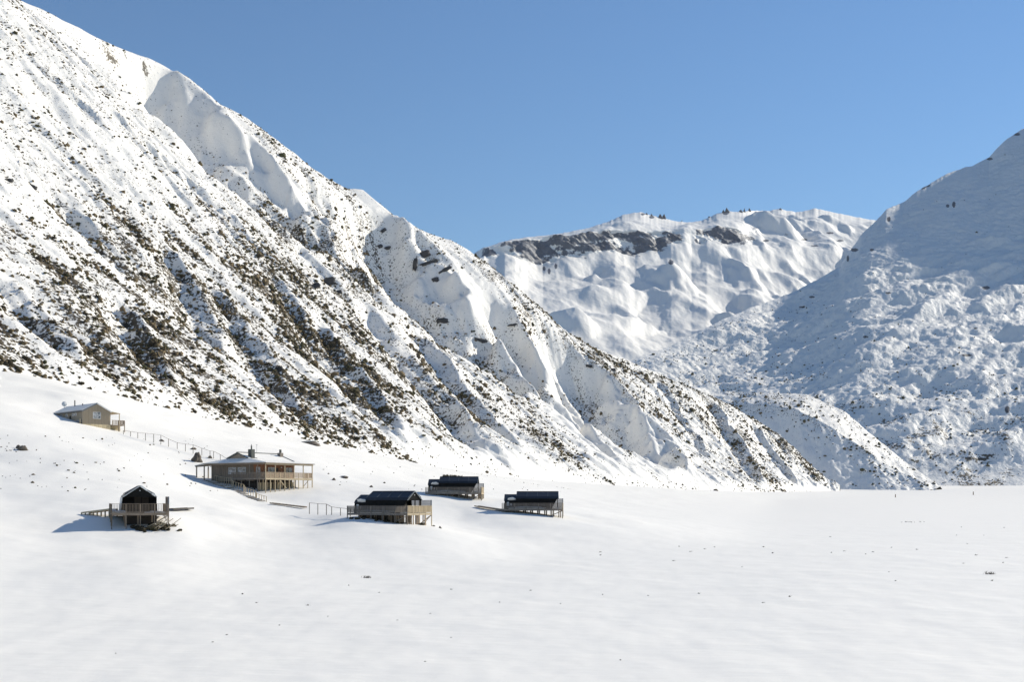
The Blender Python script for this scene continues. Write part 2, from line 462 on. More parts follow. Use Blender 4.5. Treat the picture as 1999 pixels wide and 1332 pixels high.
for pts, w, d in GUL:
    line = []
    pts = np.array(pts, float)
    for a in np.linspace(0, len(pts) - 1, len(pts) * 4):
        i = min(int(a), len(pts) - 2); q = pts[i] + (pts[i + 1] - pts[i]) * (a - i)
        j = np.argmin(np.where((vv[::3][None, :] >= 0) & (vv[::3][None, :] <= 1), (sx - q[0]) ** 2 + (sy - q[1]) ** 2, 1e12))
        line.append((HX[sub].ravel()[j], HY[sub].ravel()[j]))
    line = np.array(line)
    for _ in range(3): line[1:-1] = (line[:-2] + 2 * line[1:-1] + line[2:]) / 4
    best = np.full(HZ.shape, 1e9); sgn = np.zeros(HZ.shape); par = np.zeros(HZ.shape)
    R = 4.0 * w
    m = (HX > line[:, 0].min() - R) & (HX < line[:, 0].max() + R) & (HY > line[:, 1].min() - R) & (HY < line[:, 1].max() + R)
    qx, qy = HX[m], HY[m]; bb = np.full(qx.shape, 1e9); ss = np.zeros(qx.shape); pp = np.zeros(qx.shape)
    L = len(line) - 1
    for i in range(L):
        e = line[i + 1] - line[i]; l2 = e @ e + 1e-6
        tpar = ((qx - line[i, 0]) * e[0] + (qy - line[i, 1]) * e[1]) / l2
        tc = np.clip(tpar, 0, 1)
        dx = qx - line[i, 0] - tc * e[0]; dy = qy - line[i, 1] - tc * e[1]
        dd = np.hypot(dx, dy); cr = e[0] * dy - e[1] * dx
        k = dd < bb
        bb = np.where(k, dd, bb); ss = np.where(k, np.sign(cr), ss); pp = np.where(k, (i + np.clip(tpar, -.8, 1.8)) / L, pp)
    sd = bb * ss + wob[m] * min(1.0, w / 30.0)                 # positive: far bank (further along the contour)
    fade = smooth(-.05, .10, pp) * (1 - smooth(.86, 1.06, pp))
    wv = w * (0.62 + 0.5 * np.sin(np.pi * np.clip(pp, 0, 1)) ** .7) * (1 + .35 * fbm(qx / 45.0, qy / 45.0, 2, 13))
    xx = sd / wv
    bank = 1 - np.clip(xx, 0, 1)
    prof = np.where(sd < 0, np.exp(-(xx / 1.3) ** 2), .75 * bank + .25 * (1 - smooth(0, 1, xx)))
    lip = 0.14 * np.exp(-((sd - 1.05 * wv) / (0.35 * wv)) ** 2)
    dz[m] += d * fade * (lip - prof)
    bankm[m] = np.maximum(bankm[m], fade * smooth(-.3, .1, xx) * (1 - smooth(.8, 1.1, xx)))
A1 = T * 1290.0; A2 = V * hlen
edge = smooth(0, .06, v1) * (1 - 0.82 * smooth(.86, 1.0, v1))
cut = (1 - 0.9 * smooth(.972, 1.0, V))
warp = 18 * fbm(A1 / 90, A2 / 120, 2, 77)
streak = ridged((A1 + warp) / 46.0, A2 / 330.0, 3, 21)
HZ = HZ + dz * np.minimum(smooth(0, .10, v1), 1) * cut
HZ = HZ + edge * (2.6 * streak + 1.5 * ridged((A1 + .6 * warp) / 21.0, A2 / 190.0, 2, 25) + 3.6 * fbm((A1 + warp) / 120.0, A2 / 260.0, 3, 41) + 1.5 * fbm(A1 / 16.0, A2 / 30.0, 3, 55)
               + 0.85 * fbm(A1 / 7.0, A2 / 9.0, 2, 65) + 0.45 * fbm(A1 / 4.2, A2 / 4.4, 1, 69))
HZ = HZ + bankm * edge * (2.6 * ridged((A1 + .5 * warp) / 17.0, A2 / 60.0, 3, 95) + 1.2 * fbm(A1 / 6.0, A2 / 9.0, 3, 97))
HZ = HZ + 1.2 * fbm(A1 / 30.0, A2 / 60.0, 3, 91) * smooth(.86, 1.0, V)
hver = np.stack([HX, HY, HZ], -1)
HPX, HPY = to_px(HX, HY, HZ)
def capsule(px, py, x0, y0, x1, y1, r):
    dx, dy = x1 - x0, y1 - y0; l2 = dx * dx + dy * dy + 1e-6
    t = np.clip(((px - x0) * dx + (py - y0) * dy) / l2, 0, 1)
    d = np.hypot(px - x0 - t * dx, py - y0 - t * dy)
    return np.clip(1.25 - d / r, 0, 1)

BANDS = [  # dark bands of scrub on the hillside
    (64, 495, 110, 545, 16, 1), (110, 545, 172, 610, 16, 1), (140, 595, 190, 655, 17, 1), (190, 650, 222, 705, 15, 1), (222, 690, 262, 745, 20, 1), (250, 730, 300, 785, 20, 1),
    (303, 541, 330, 585, 12, 1), (330, 560, 358, 630, 14, 1), (353, 630, 425, 672, 12, .9), (385, 690, 440, 770, 22, .9), (430, 770, 470, 820, 18, .9),
    (494, 715, 530, 760, 20, 1), (530, 760, 570, 800, 20, 1), (580, 800, 628, 862, 17, 1.1), (525, 555, 570, 640, 20, .8), (560, 620, 617, 700, 18, .8), (617, 672, 672, 718, 18, .9),
    (600, 540, 690, 585, 18, .9), (640, 560, 700, 620, 14, .8), (690, 640, 730, 690, 12, .6), (760, 640, 765, 670, 8, .7), (40, 660, 75, 720, 16, .6), (0, 700, 70, 712, 10, .8), (140, 690, 190, 740, 12, .6),
    (700, 720, 780, 800, 14, .6), (900, 770, 945, 825, 12, .8), (820, 700, 880, 790, 10, .6), (1000, 760, 1110, 905, 24, .85), (1050, 850, 1105, 910, 14, .8), (1160, 690, 1270, 745, 13, .7),
    (1270, 740, 1460, 870, 16, .55), (1430, 860, 1510, 950, 12, .9), (1480, 830, 1600, 930, 13, .8), (1150, 710, 1165, 730, 10, .8), (1195, 715, 1205, 735, 8, .6),
    (608, 385, 617, 428, 3.5, 1), (640, 415, 650, 450, 3, 1), (703, 420, 716, 495, 5, 1), (676, 430, 681, 466, 3, 1), (726, 500, 740, 520, 4, .8), (203, 92, 222, 122, 10, 1.9), (243, 95, 246, 115, 4, 1.7), (280, 122, 287, 150, 5, 1.9),
    (95, 400, 135, 440, 9, .8), (0, 460, 30, 490, 9, .9), (0, 330, 40, 360, 9, .9), (125, 410, 138, 450, 5, .8), (840, 600, 870, 640, 7, .5), (930, 510, 1010, 580, 8, .5), (1020, 600, 1060, 640, 8, .4),
    (0, 200, 130, 290, 6, .6), (330, 230, 450, 340, 7, .5), (450, 340, 560, 430, 8, .6),
]
def hill_density(px, py, u, v, A1, A2):
    d = 0.30 + 0.0 * px
    d += 0.42 * smooth(300, 560, py) * (1 - smooth(650, 900, px))
    d += 0.22 * smooth(600, 720, py) * (1 - smooth(900, 1050, px))
    d += 0.14 * smooth(880, 1000, px) * smooth(.25, .55, v)
    d *= 0.35 + 0.9 * np.clip(0.55 + 0.9 * fbm(A1 / 34.0, A2 / 120.0, 3, 501), 0, 1.6)
    d *= 0.55 + 0.9 * np.clip(0.5 + 1.2 * fbm(A1 / 12.0, A2 / 22.0, 2, 511), 0, 1.5)
    for x0, y0, x1, y1, r, w in BANDS:
        d += .42 * w * capsule(px, py, x0, y0, x1, y1, r * 1.15) * np.clip(0.7 + 1.1 * perlin(px / 11.0, py / 11.0, 3), 0, 1.5)
    # smooth snow: shaded banks, fans at the foot
    for x0, y0, x1, y1, r in ((330, 170, 470, 290, 40), (450, 270, 580, 400, 34), (830, 560, 960, 600, 42), (880, 540, 960, 590, 40), (1150, 730, 1290, 890, 24), (1060, 680, 1110, 760, 18), (1090, 800, 1230, 930, 26),
                              (940, 880, 1120, 950, 30), (1250, 900, 1420, 960, 26), (1560, 945, 1640, 965, 16), (240, 140, 300, 170, 14), (700, 390, 760, 430, 10), (780, 830, 920, 920, 16), (1010, 660, 1090, 760, 14)):
        d *= 1 - 0.93 * capsule(px, py, x0, y0, x1, y1, r)
    return d

scrub = np.clip(hill_density(HPX, HPY, None, V, A1, A2), 0, 1.2) * smooth(0, .03, v1)
soil = np.zeros_like(HZ)
for x0, y0, x1, y1, r, w in BANDS:
    soil = np.maximum(soil, w * capsule(HPX, HPY, x0, y0, x1, y1, r))
soil = np.clip(soil * .29 + .30 * fbm(A1 / 9.0, A2 / 14.0, 3, 71), 0, .62) * (soil > .05)

hme = np_mesh("hillside", hver.reshape(-1, 3), grid_faces(NU, NV), M["snow_hill"], attrs={"scrub": ('FLOAT', scrub), "rock": ('FLOAT', soil)})
hill = mesh_obj("hillside", hme)
tag(hill, kind="structure", label="steep snowy hillside speckled with dark shrubs above the huts", cat="hillside")

# ------------------------------------------------------------------ the moraine spur
def loft(rails, us, counts):
    """rails: list of (list of (px,py,Y)); interpolated along us, straight between rails"""
    R3 = []
    for r in rails:
        p = np.array([P(*q) for q in r]); k = np.linspace(0, 1, len(p))
        R3.append(np.stack([np.interp(us, k, p[:, i]) for i in range(3)], -1))
    rows = []
    for a, (r0, r1, c) in enumerate(zip(R3[:-1], R3[1:], counts)):
        w = np.linspace(0, 1, c + 1)
        if a < len(counts) - 1: w = w[:-1]
        rows.append(r0[:, None] * (1 - w)[None, :, None] + r1[:, None] * w[None, :, None])
    return np.concatenate(rows, 1)

us = np.linspace(0, 1, 260)
mor = loft([
    [(1380, 960, 2150), (1480, 930, 2200), (1570, 930, 2200), (1640, 935, 2180), (1700, 945, 2100), (1760, 952, 1950), (1800, 955, 1850), (1840, 957, 1700)],   # behind
    [(1395, 812, 1940), (1455, 768, 1960), (1500, 765, 1960), (1575, 769, 1950), (1650, 803, 1900), (1712, 856, 1830), (1775, 907, 1760), (1836, 951, 1670)],   # crest
    [(1392, 822, 1905), (1440, 790, 1900), (1500, 790, 1860), (1560, 802, 1800), (1635, 842, 1760), (1705, 890, 1720), (1765, 925, 1695), (1828, 953, 1655)],   # break
    [(1340, 968, 1760), (1420, 970, 1730), (1500, 966, 1700), (1580, 963, 1670), (1650, 962, 1655), (1710, 962, 1645), (1770, 962, 1640), (1828, 960, 1642)],   # foot
], us, [14, 34, 100])
MX, MY, MZ = mor[..., 0], mor[..., 1], mor[..., 2]
wv_ = np.linspace(0, 1, mor.shape[1])[None, :]
MZ = MZ + smooth(.05, .3, wv_) * (3.0 * fbm(MX / 45, MY / 60, 4, 201)) + 1.4 * fbm(MX / 18, MY / 24, 3, 231) + 0.8 * fbm(MX / 7, MY / 7, 2, 251)
for _ in range(2):
    MZ[:, 1:-1] = (MZ[:, :-2] + 2 * MZ[:, 1:-1] + MZ[:, 2:]) / 4
mme = np_mesh("moraine", np.stack([MX, MY, MZ], -1).reshape(-1, 3), grid_faces(*MX.shape), M["snow_hill"], attrs={"scrub": ('FLOAT', np.where(np.linspace(0, 1, MX.shape[1])[None, :] + 0 * MX < .4, .45, .12))})
moraine = mesh_obj("moraine", mme); tag(moraine, kind="structure", label="small snowy spur with shaded left face at the foot of the far hills", cat="hill")

# ------------------------------------------------------------------ the right mountain
rc = np.array([(1040, 800), (1120, 752), (1200, 720), (1250, 697), (1300, 681), (1350, 656), (1400, 630), (1450, 606), (1500, 590), (1550, 571), (1590, 551), (1638, 522), (1655, 495), (1680, 460),
    (1700, 440), (1730, 410), (1760, 396), (1800, 368), (1830, 350), (1860, 335), (1900, 322), (1930, 308), (1960, 276), (1999, 250), (2100, 190), (2300, 95), (2500, 20), (2800, -60)], float)
NU2, NV2 = 620, 440
pxs = np.concatenate([np.linspace(1040, 1240, 30)[:-1], np.linspace(1240, 2030, NU2 - 90), np.linspace(2030, 2800, 62)[1:]])
NU2 = len(pxs)
cpy = np.interp(pxs, rc[:, 0], rc[:, 1])
cno = 2.2 * fbm(pxs / 26.0, pxs * 0 + 3.7, 3, 301) * smooth(1260, 1330, pxs)
cYr = np.interp(pxs, [1040, 1250, 1500, 1650, 1760, 2000, 2400, 2800], [2500, 2840, 3330, 3640, 3900, 4330, 4500, 4550])
bYr = np.interp(pxs, [1040, 1250, 1700, 2000, 2800], [2150, 2080, 2040, 2040, 2100])
vv2 = np.concatenate([np.linspace(-.06, 0, 5)[:-1], np.linspace(0, 1, NV2 - 12), np.linspace(1, 1.4, 9)[1:]]); NV2 = len(vv2)
PX, V2 = np.meshgrid(pxs, vv2, indexing='ij')
v2 = np.clip(V2, 0, 1)
kpy = np.interp(pxs, [1040, 1250, 1400, 1500, 1590, 1650, 1700, 1800, 1900, 1999, 2300, 2800], [880, 790, 735, 690, 625, 572, 545, 515, 490, 465, 400, 330])
kY = np.interp(pxs, [1040, 1250, 1500, 1650, 1800, 2000, 2400, 2800], [2330, 2560, 2960, 3200, 3370, 3560, 3700, 3700])
Yb, Yk, Yc = bYr[:, None], kY[:, None], cYr[:, None]
vk = 0.62
wl_ = np.clip(V2 / vk, None, 1); wu_ = np.clip((V2 - vk) / (1 - vk), 0, None); v2 = np.clip(V2, 0, 1)
Zb = zp(Yb) - 3 + 0 * PX; Zk = CAMZ + (HOR - kpy[:, None]) / F * Yk; Zc = CAMZ + (HOR - cpy[:, None]) / F * Yc
RY = Yb + (Yk - Yb) * wl_ + (Yc - Yk) * wu_
RX = (PX - CX) / F * RY
RZ = Zb + (Zk - Zb) * np.clip(wl_, 0, 1) + (Zc - Zk) * np.clip(wu_, 0, 1)
for _ in range(10):
    RZ[:, 6:-12] = (RZ[:, 5:-13] + 2 * RZ[:, 6:-12] + RZ[:, 7:-11]) / 4
RZ = RZ + np.where(V2 < 0, V2 * 600, 0) - np.maximum(V2 - 1, 0) * 900
RZ = RZ - cno[:, None] * smooth(.9, 1.0, v2) * RY / F
steep = smooth(1560, 1720, PX)
upper = steep * smooth(.60, .70, v2 + 0.035 * fbm(PX / 60, v2 * 8, 3, 311))
lowf = smooth(0.0, .05, v2) * (1 - .88 * smooth(.90, 1, v2))
rough = (1 - 0.90 * upper) * lowf
ca, sa = math.cos(0.55), math.sin(0.55)                      # benches run along the slope
U1 = RX * ca + RY * sa; U2 = -RX * sa + RY * ca
wrp = 40 * fbm(U1 / 260, U2 / 200, 2, 321)
n1 = ridged((U1 + wrp) / 420.0, (U2 + wrp) / 135.0, 2, 331, .45)
n2 = fbm((U1 + wrp) / 190.0, (U2 + .4 * wrp) / 80.0, 4, 341, .42)
n3 = np.clip(fbm(U1 / 130.0 + 7, U2 / 75.0, 3, 351), 0, None) ** 1.2
n4 = fbm(U1 / 40.0, U2 / 22.0, 3, 361)
zone = 0.80 + 0.25 * smooth(1480, 1800, PX)
RZ = RZ + rough * zone * (10 * n1 + 14 * n2 + 6 * n3 + 2.3 * n4)
RZ = RZ + lowf * (8 * fbm(RX / 420, RY / 420, 3, 371) + 2.2 * fbm(RX / 20, RY / 20, 3, 381)) + lowf * upper * 6.0 * fbm(U1 / 150, U2 / 110, 4, 385)
rslope = np.hypot(np.gradient(RZ, axis=1), np.gradient(RZ, axis=0)) 
rk = np.zeros_like(RZ)
def rock_spot(rk, PXa, PYa, x, y, rx, ry, s=1.0, seed=0):
    d = np.hypot((PXa - x) / rx, (PYa - y) / ry)
    return np.maximum(rk, s * np.clip(1.35 - d, 0, 1.0))
RPX, RPY = to_px(RX, RY, RZ)
for (x, y, a, b) in ((1808, 362, 9, 4), (1800, 366, 8, 4), (1668, 488, 9, 4), (1735, 428, 4, 6), (1702, 488, 5, 3), (1925, 562, 9, 4), (1585, 580, 7, 2.5), (1565, 600, 8, 2.2), (1888, 694, 14, 3), (1690, 658, 7, 2.5), (1734, 572, 8, 2), (1985, 262, 8, 3), (1862, 399, 4, 7), (1850, 402, 4, 4), (1966, 800, 6, 9), (1655, 505, 3, 8), (1932, 310, 7, 3)):
    rk = rock_spot(rk, RPX, RPY, x, y, a, b)
rme = np_mesh("mountain", np.stack([RX, RY, RZ], -1).reshape(-1, 3), grid_faces(NU2, NV2), M["snow_mount"], attrs={"rock": ('FLOAT', rk), "scrub": ('FLOAT', .75 * smooth(640, 900, RPY) * np.clip(.45 + 1.3 * fbm(RPX / 60, RPY / 26, 3, 601), 0, 1.2))})
mount = mesh_obj("mountain", rme); tag(mount, kind="structure", label="broad snowy mountain in grazing blue shade on the right of the valley", cat="mountain")

# ------------------------------------------------------------------ the far mountain
fc = np.array([(600, 640), (700, 600), (800, 560), (880, 525), (935, 498), (950, 483), (975, 474), (1000, 467), (1050, 462), (1100, 455), (1150, 445), (1190, 432), (1215, 420), (1235, 416), (1250, 414), (1270, 420), (1290, 425),
    (1320, 432), (1345, 434), (1370, 431), (1385, 424), (1400, 417), (1420, 413), (1440, 414), (1470, 411), (1500, 413), (1520, 408), (1540, 413), (1560, 415), (1575, 411), (1592, 407), (1610, 411), (1640, 418), (1670, 425), (1700, 430), (1800, 440), (1900, 470), (2000, 480)], float)
NU3, NV3 = 640, 330
pxf = np.concatenate([np.linspace(600, 900, 30)[:-1], np.linspace(900, 1740, NU3 - 40), np.linspace(1740, 2000, 12)[1:]]); NU3 = len(pxf)
cpf = np.interp(pxf, fc[:, 0], fc[:, 1]) + 0.9 * fbm(pxf / 9.0, pxf * 0 + 1.1, 3, 401)
cYf = np.interp(pxf, [600, 900, 1100, 1250, 1400, 1700, 2000], [5600, 5700, 5700, 5800, 6100, 6400, 6500])
vv3 = np.concatenate([np.linspace(-.05, 0, 3)[:-1], np.linspace(0, .62, 190)[:-1], np.linspace(.62, .82, 70)[:-1], np.linspace(.82, 1, 50), np.linspace(1, 1.3, 8)[1:]]); NV3 = len(vv3)
PF, V3 = np.meshgrid(pxf, vv3, indexing='ij'); v3 = np.clip(V3, 0, 1)
def rail(xs, ys): return np.interp(pxf, xs, ys)
jag = 3.5 * fbm(pxf / 40.0, pxf * 0 + 5.1, 2, 421, .5) * smooth(940, 1000, pxf)
r_b = rail([600, 900, 945, 985, 1005, 1030, 1060, 1100, 1150, 1200, 1240, 1290, 1310, 1350, 1380, 1420, 1460, 1480, 1560, 1700, 2000], [720, 585, 512, 500, 503, 515, 519, 507, 497, 494, 503, 492, 484, 492, 480, 484, 480, 484, 500, 520, 560])
r_t = rail([600, 900, 935, 950, 1000, 1050, 1100, 1150, 1190, 1230, 1250, 1290, 1320, 1350, 1400, 1440, 1480, 1560, 1700, 2000], [655, 530, 503, 488, 471.5, 467, 461, 454, 449, 453, 460, 463, 456, 458, 449, 452, 462, 465, 470, 520]) + .25 * jag
cliffy = smooth(930, 955, pxf) * (1 - smooth(1440, 1500, pxf))
dep_b = 4850 + (pxf - 930) * 1.75; dep_t = dep_b + 70 + 330 * (1 - cliffy); cYf = dep_t + np.interp(pxf, [900, 1200, 1500], [300, 480, 500]); bY3 = 3450 + (pxf - 930) * 1.15
VB, VT = 0.62, 0.82
FY = np.empty_like(PF); FPYw = np.empty_like(PF)
for i in range(NU3):
    FY[i] = np.interp(vv3, [-.05, 0, VB, VT, 1, 1.3], [bY3[i] - 200, bY3[i], dep_b[i], dep_t[i], cYf[i], cYf[i] + 900])
FX = (PF - CX) / F * FY
FZ = np.empty_like(PF)
for i in range(NU3):
    z_b = CAMZ + (HOR - r_b[i]) / F * dep_b[i]; z_t = CAMZ + (HOR - r_t[i]) / F * dep_t[i]
    zb3 = CAMZ + (HOR - 790) / F * bY3[i]; yc = cYf[i]; z_c = CAMZ + (HOR - cpf[i]) / F * yc
    FZ[i] = np.interp(vv3, [-.05, 0, .35, .56, VB, VT, 1, 1.3], [zb3 - 100, zb3, zb3 + (z_b - zb3) * .50, zb3 + (z_b - zb3) * .84, z_b, z_t, z_c, z_c - 700])
FZ = FZ - (jag * dep_b / F)[:, None] * np.exp(-((v3 - VB) / .05) ** 2) * cliffy[:, None]
cl = cliffy[:, None] * (1 - 0.75 * np.exp(-((PF - 1345) / 16) ** 2))
band = cl * smooth(VB - .01, VB + .015, v3) * (1 - smooth(VT - .02, VT + .012, v3))
fed = smooth(0, .05, v3) * (1 - .965 * smooth(.86, .975, v3))
low = 1 - smooth(.52, .62, v3) * cl
w3 = 120 * fbm(FX / 700, FY / 700, 2, 431)
lum = fbm((FX + w3) / 380.0, (FY + w3) / 460.0, 4, 441, .36)
lum2 = ridged((FX + .5 * w3) / 640.0, (FY - w3) / 700.0, 2, 451, .35)
pock = np.clip(fbm((FX + w3) / 260.0 + 3, (FY + w3) / 300.0, 3, 455, .4), 0.05, None)
FZ = FZ + fed * (42 * lum + 26 * lum2 + 84 * pock) * (.22 + .78 * low)
FZ = FZ + fed * smooth(1280, 1420, PF) * 20 * ridged((FX + w3) / 340.0, FY / 260.0, 2, 461, .35)
crag = fbm(FX / 120.0 + FZ / 260., FZ / 70.0 + FY / 900., 4, 471, .55)
butt = fbm(FX / 260.0, FZ / 200.0, 3, 475)
FZ = FZ + band * 9 * crag + 3.5 * fed * fbm(FX / 60, FY / 90, 3, 481)
FY = FY - band * (26 * butt + 16 * crag)
fan = smooth(.36, .56, v3) * (1 - smooth(VB - .02, VB + .01, v3)) * cl
FZ = FZ + fan * 10 * ridged(FX / 210.0, FY / 1500.0, 2, 491)
band2 = cl * smooth(VB - .035, VB + .03, v3 + .03 * butt) * (1 - smooth(VT - .03, VT + .012, v3))
rkf = band2 * (.72 + .34 * crag + .62 * fbm((FX - 1.1 * FZ) / 170, FZ / 60, 4, 495) - .25 * np.clip((v3 - VB) / (VT - VB) - .75, 0, 1))
FPX, FPY = to_px(FX, FY, FZ)
for (x, y, a, b) in ((1272, 424, 7, 4), (1292, 424, 9, 5), (1255, 418, 6, 3), (1417, 415, 9, 6), (1452, 412, 6, 3), (952, 488, 5, 7), (1072, 530, 4, 7), (1085, 520, 4, 7), (1310, 512, 7, 6), (1062, 524, 4, 6), (1495, 470, 9, 3), (1570, 468, 10, 2.5), (1620, 455, 9, 2.5), (1640, 470, 9, 2.5), (1535, 458, 8, 2), (1590, 480, 10, 2), (1450, 475, 7, 3)):
    rkf = rock_spot(rkf, FPX, FPY, x, y, a, b, .85)
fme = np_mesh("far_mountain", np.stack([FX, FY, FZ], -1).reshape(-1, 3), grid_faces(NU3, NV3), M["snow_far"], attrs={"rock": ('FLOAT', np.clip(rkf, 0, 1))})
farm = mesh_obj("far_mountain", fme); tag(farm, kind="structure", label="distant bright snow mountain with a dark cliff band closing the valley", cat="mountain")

# ------------------------------------------------------------------ air
bm = bmesh.new(); bmesh.ops.create_cube(bm, size=1.0); hz = bpy.data.meshes.new("haze"); bm.to_mesh(hz); bm.free()
hm = bpy.data.materials.new("haze"); hm.use_nodes = True
hm.node_tree.nodes.clear()
ho_ = hm.node_tree.nodes.new("ShaderNodeOutputMaterial"); hv = hm.node_tree.nodes.new("ShaderNodeVolumePrincipled")
hv.inputs["Color"].default_value = (0.80, 0.88, 1.0, 1); hv.inputs["Density"].default_value = 1.7e-5; hv.inputs["Anisotropy"].default_value = 0.0
hm.node_tree.links.new(hv.outputs[0], ho_.inputs["Volume"])
hz.materials.append(hm)
haze = mesh_obj("haze", hz, None, (0, 0, 799.0), None, (16800, 16800, 1640)); tag(haze, "thin clear mountain air filling the valley", "haze", kind="stuff")
haze.location.z = -22.0 + 820

# ------------------------------------------------------------------ shrubs
def sample_grid(VX, u, v):
    nu, nv = VX.shape[:2]
    a = np.clip(u, 0, 1) * (nu - 1); b = np.clip(v, 0, 1) * (nv - 1)
    i = np.minimum(a.astype(int), nu - 2); j = np.minimum(b.astype(int), nv - 2)
    fa = (a - i)[:, None]; fb = (b - j)[:, None]
    return (VX[i, j] * (1 - fa) + VX[i + 1, j] * fa) * (1 - fb) + (VX[i, j + 1] * (1 - fa) + VX[i + 1, j + 1] * fa) * fb

shr = []      # x, y, z, radius, tone, zone
N = 300000
u = rng.random(N); v = rng.random(N)
v0 = (0 + 0.10) / 1.9
cell = np.interp(u, np.linspace(0, 1, NU), hlen[:, 0])
keep = rng.random(N) < cell / hlen.max()
u, v = u[keep], v[keep]
j = np.interp(v, np.linspace(0, 1, int((vv >= 0).sum() - (vv > 1).sum())), np.nonzero((vv >= 0) & (vv <= 1))[0])
pos = sample_grid(hver, u, j / (NV - 1))
ppx, ppy = to_px(pos[:, 0], pos[:, 1], pos[:, 2])
inv = (ppx > -60) & (ppx < 1680) & (ppy > -30) & (ppy < 975)
u, v, pos, ppx, ppy = u[inv], v[inv], pos[inv], ppx[inv], ppy[inv]
a1 = (-.17 + u * 1.17) * 1290; a2 = v * 450
den = hill_density(ppx, ppy, u, v, a1, a2)
k = rng.random(len(u)) < den * np.clip(pos[:, 1] / 1000.0, .55, 1.0) * 0.80
u, v, pos, ppx, ppy, den = u[k], v[k], pos[k], ppx[k], ppy[k], den[k]
r = np.exp(rng.normal(-0.80, 0.45, len(u))) * (0.75 + .75 * np.clip(den, 0, 1.2)) * np.interp(pos[:, 1], [450, 900, 1500], [.92, 1.0, 1.25])
for q, rr, d_, x_ in zip(pos, r, den, ppx):
    shr.append((*q, min(rr, 2.4), rng.random() * .5 + .25 * min(d_, 1) * rng.random(), 'hill'))
# right mountain
rver = np.stack([RX, RY, RZ], -1)
N = 19000
u = rng.random(N); v = rng.random(N) * .95 + .015
pos = sample_grid(rver, u, v); ppx, ppy = to_px(pos[:, 0], pos[:, 1], pos[:, 2])
den = smooth(560, 860, ppy) * .95 * (0.15 + .85 * np.clip(.45 + 1.5 * fbm(ppx / 60, ppy / 26, 3, 601), 0, 1.3)) + .02
k = (rng.random(N) < den * .85) & (ppx > 1240) & (ppx < 2060) & (ppy < 955)
for q in pos[k]: shr.append((*q, float(np.exp(rng.normal(0.15, .38))) * 1.1, rng.random() * .25, 'mountain'))
# moraine
mver = np.stack([MX, MY, MZ], -1)
N = 5200
u = rng.random(N); v = rng.random(N)
pos = sample_grid(mver, u, v); ppx, ppy = to_px(pos[:, 0], pos[:, 1], pos[:, 2])
brk = np.interp(ppx, [1392, 1440, 1500, 1560, 1635, 1705, 1765, 1828], [822, 790, 790, 802, 842, 890, 925, 953])
den = np.where(ppy < brk + 6, .75, .55 * np.exp(-np.clip(ppy - brk, 0, 200) / 22.0) + .03) * (1 - .8 * smooth(1690, 1760, ppx)) * np.clip(.6 + 1.2 * fbm(ppx / 25, ppy / 18, 2, 611), .1, 1.4)
k = (rng.random(N) < den * .85) & (v > .05) & (ppx > 1400)
for q in pos[k]: shr.append((*q, float(np.exp(rng.normal(0.05, .33))) * 1.1, rng.random() * .35, 'moraine'))
# the snow slope under the hillside: small tufts that poke through
for _ in range(330):
    x = rng.uniform(-20, 470); y = rng.uniform(850, 960) if x < 420 else rng.uniform(900, 960)
    if rng.random() > np.clip(.35 + 1.4 * float(fbm(np.array([x / 40.]), np.array([y / 14.]), 2, 621)[0]), 0, 1): continue
    q = ray_ground(x, y, 150, 420)
    if q.y > 415 or q.y < 170: continue
    shr.append((*q, float(np.exp(rng.normal(-2.0, .35))), rng.random() * .4, 'slope'))
for _ in range(260):
    x = rng.uniform(620, 1150); y = rng.uniform(900, 962)
    if rng.random() > np.clip(.3 + 1.4 * float(fbm(np.array([x / 50.]), np.array([y / 14.]), 2, 631)[0]), 0, 1): continue
    q = ray_ground(x, y, 150, 620)
    shr.append((*q, float(np.exp(rng.normal(-1.85, .4))), rng.random() * .4, 'slope'))
# named spots: bushes behind the hut, scrub patches on the plain
SH = np.array([s_[:5] for s_ in shr]); SZ = np.array([s_[5] for s_ in shr])

ico_v, ico_f = [], []
bm = bmesh.new(); bmesh.ops.create_icosphere(bm, subdivisions=1, radius=1.0)
ico_v = np.array([v_.co[:] for v_ in bm.verts]); ico_f = np.array([[w_.index for w_ in f_.verts] for f_ in bm.faces]); bm.free()

def shrub_mesh(seed):
    """a rounded dome of twiggy leaf clumps with ragged sprays"""
    rg = np.random.default_rng(seed); V_, F_, T_ = [], [], []
    off = 0
    for c in range(rg.integers(4, 7)):
        a = rg.uniform(0, 6.28); d = rg.uniform(0, .55)
        cen = np.array([math.cos(a) * d, math.sin(a) * d, rg.uniform(.1, .42)]); rad_ = rg.uniform(.38, .62)
        w = ico_v * rad_ * (1 + rg.normal(0, .20, (12, 1))) * np.array([1, 1, .85]) + cen
        V_.append(w); F_.append(ico_f + off); off += 12; T_ += [rg.uniform(-.1, .25)] * 12
    for c in range(44):                                           # sprays
        a = rg.uniform(0, 6.28); e = rg.uniform(.05, 1.35)
        d_ = np.array([math.cos(a) * math.cos(e), math.sin(a) * math.cos(e), math.sin(e)])
        s_ = np.cross(d_, rg.normal(0, 1, 3)); s_ /= np.linalg.norm(s_) + 1e-6
        b_ = d_ * rg.uniform(.35, .7); tp = d_ * rg.uniform(.85, 1.2)
        V_.append(np.array([b_ - s_ * .10, b_ + s_ * .10, tp])); F_.append(np.array([[0, 1, 2]]) + off); off += 3; T_ += [rg.uniform(0, .4)] * 3
    return np_mesh("shrub", np.vstack(V_), np.vstack(F_), M["shrub"], False, {"tone": ('FLOAT', T_)})
SHM = [shrub_mesh(900 + i) for i in range(8)]

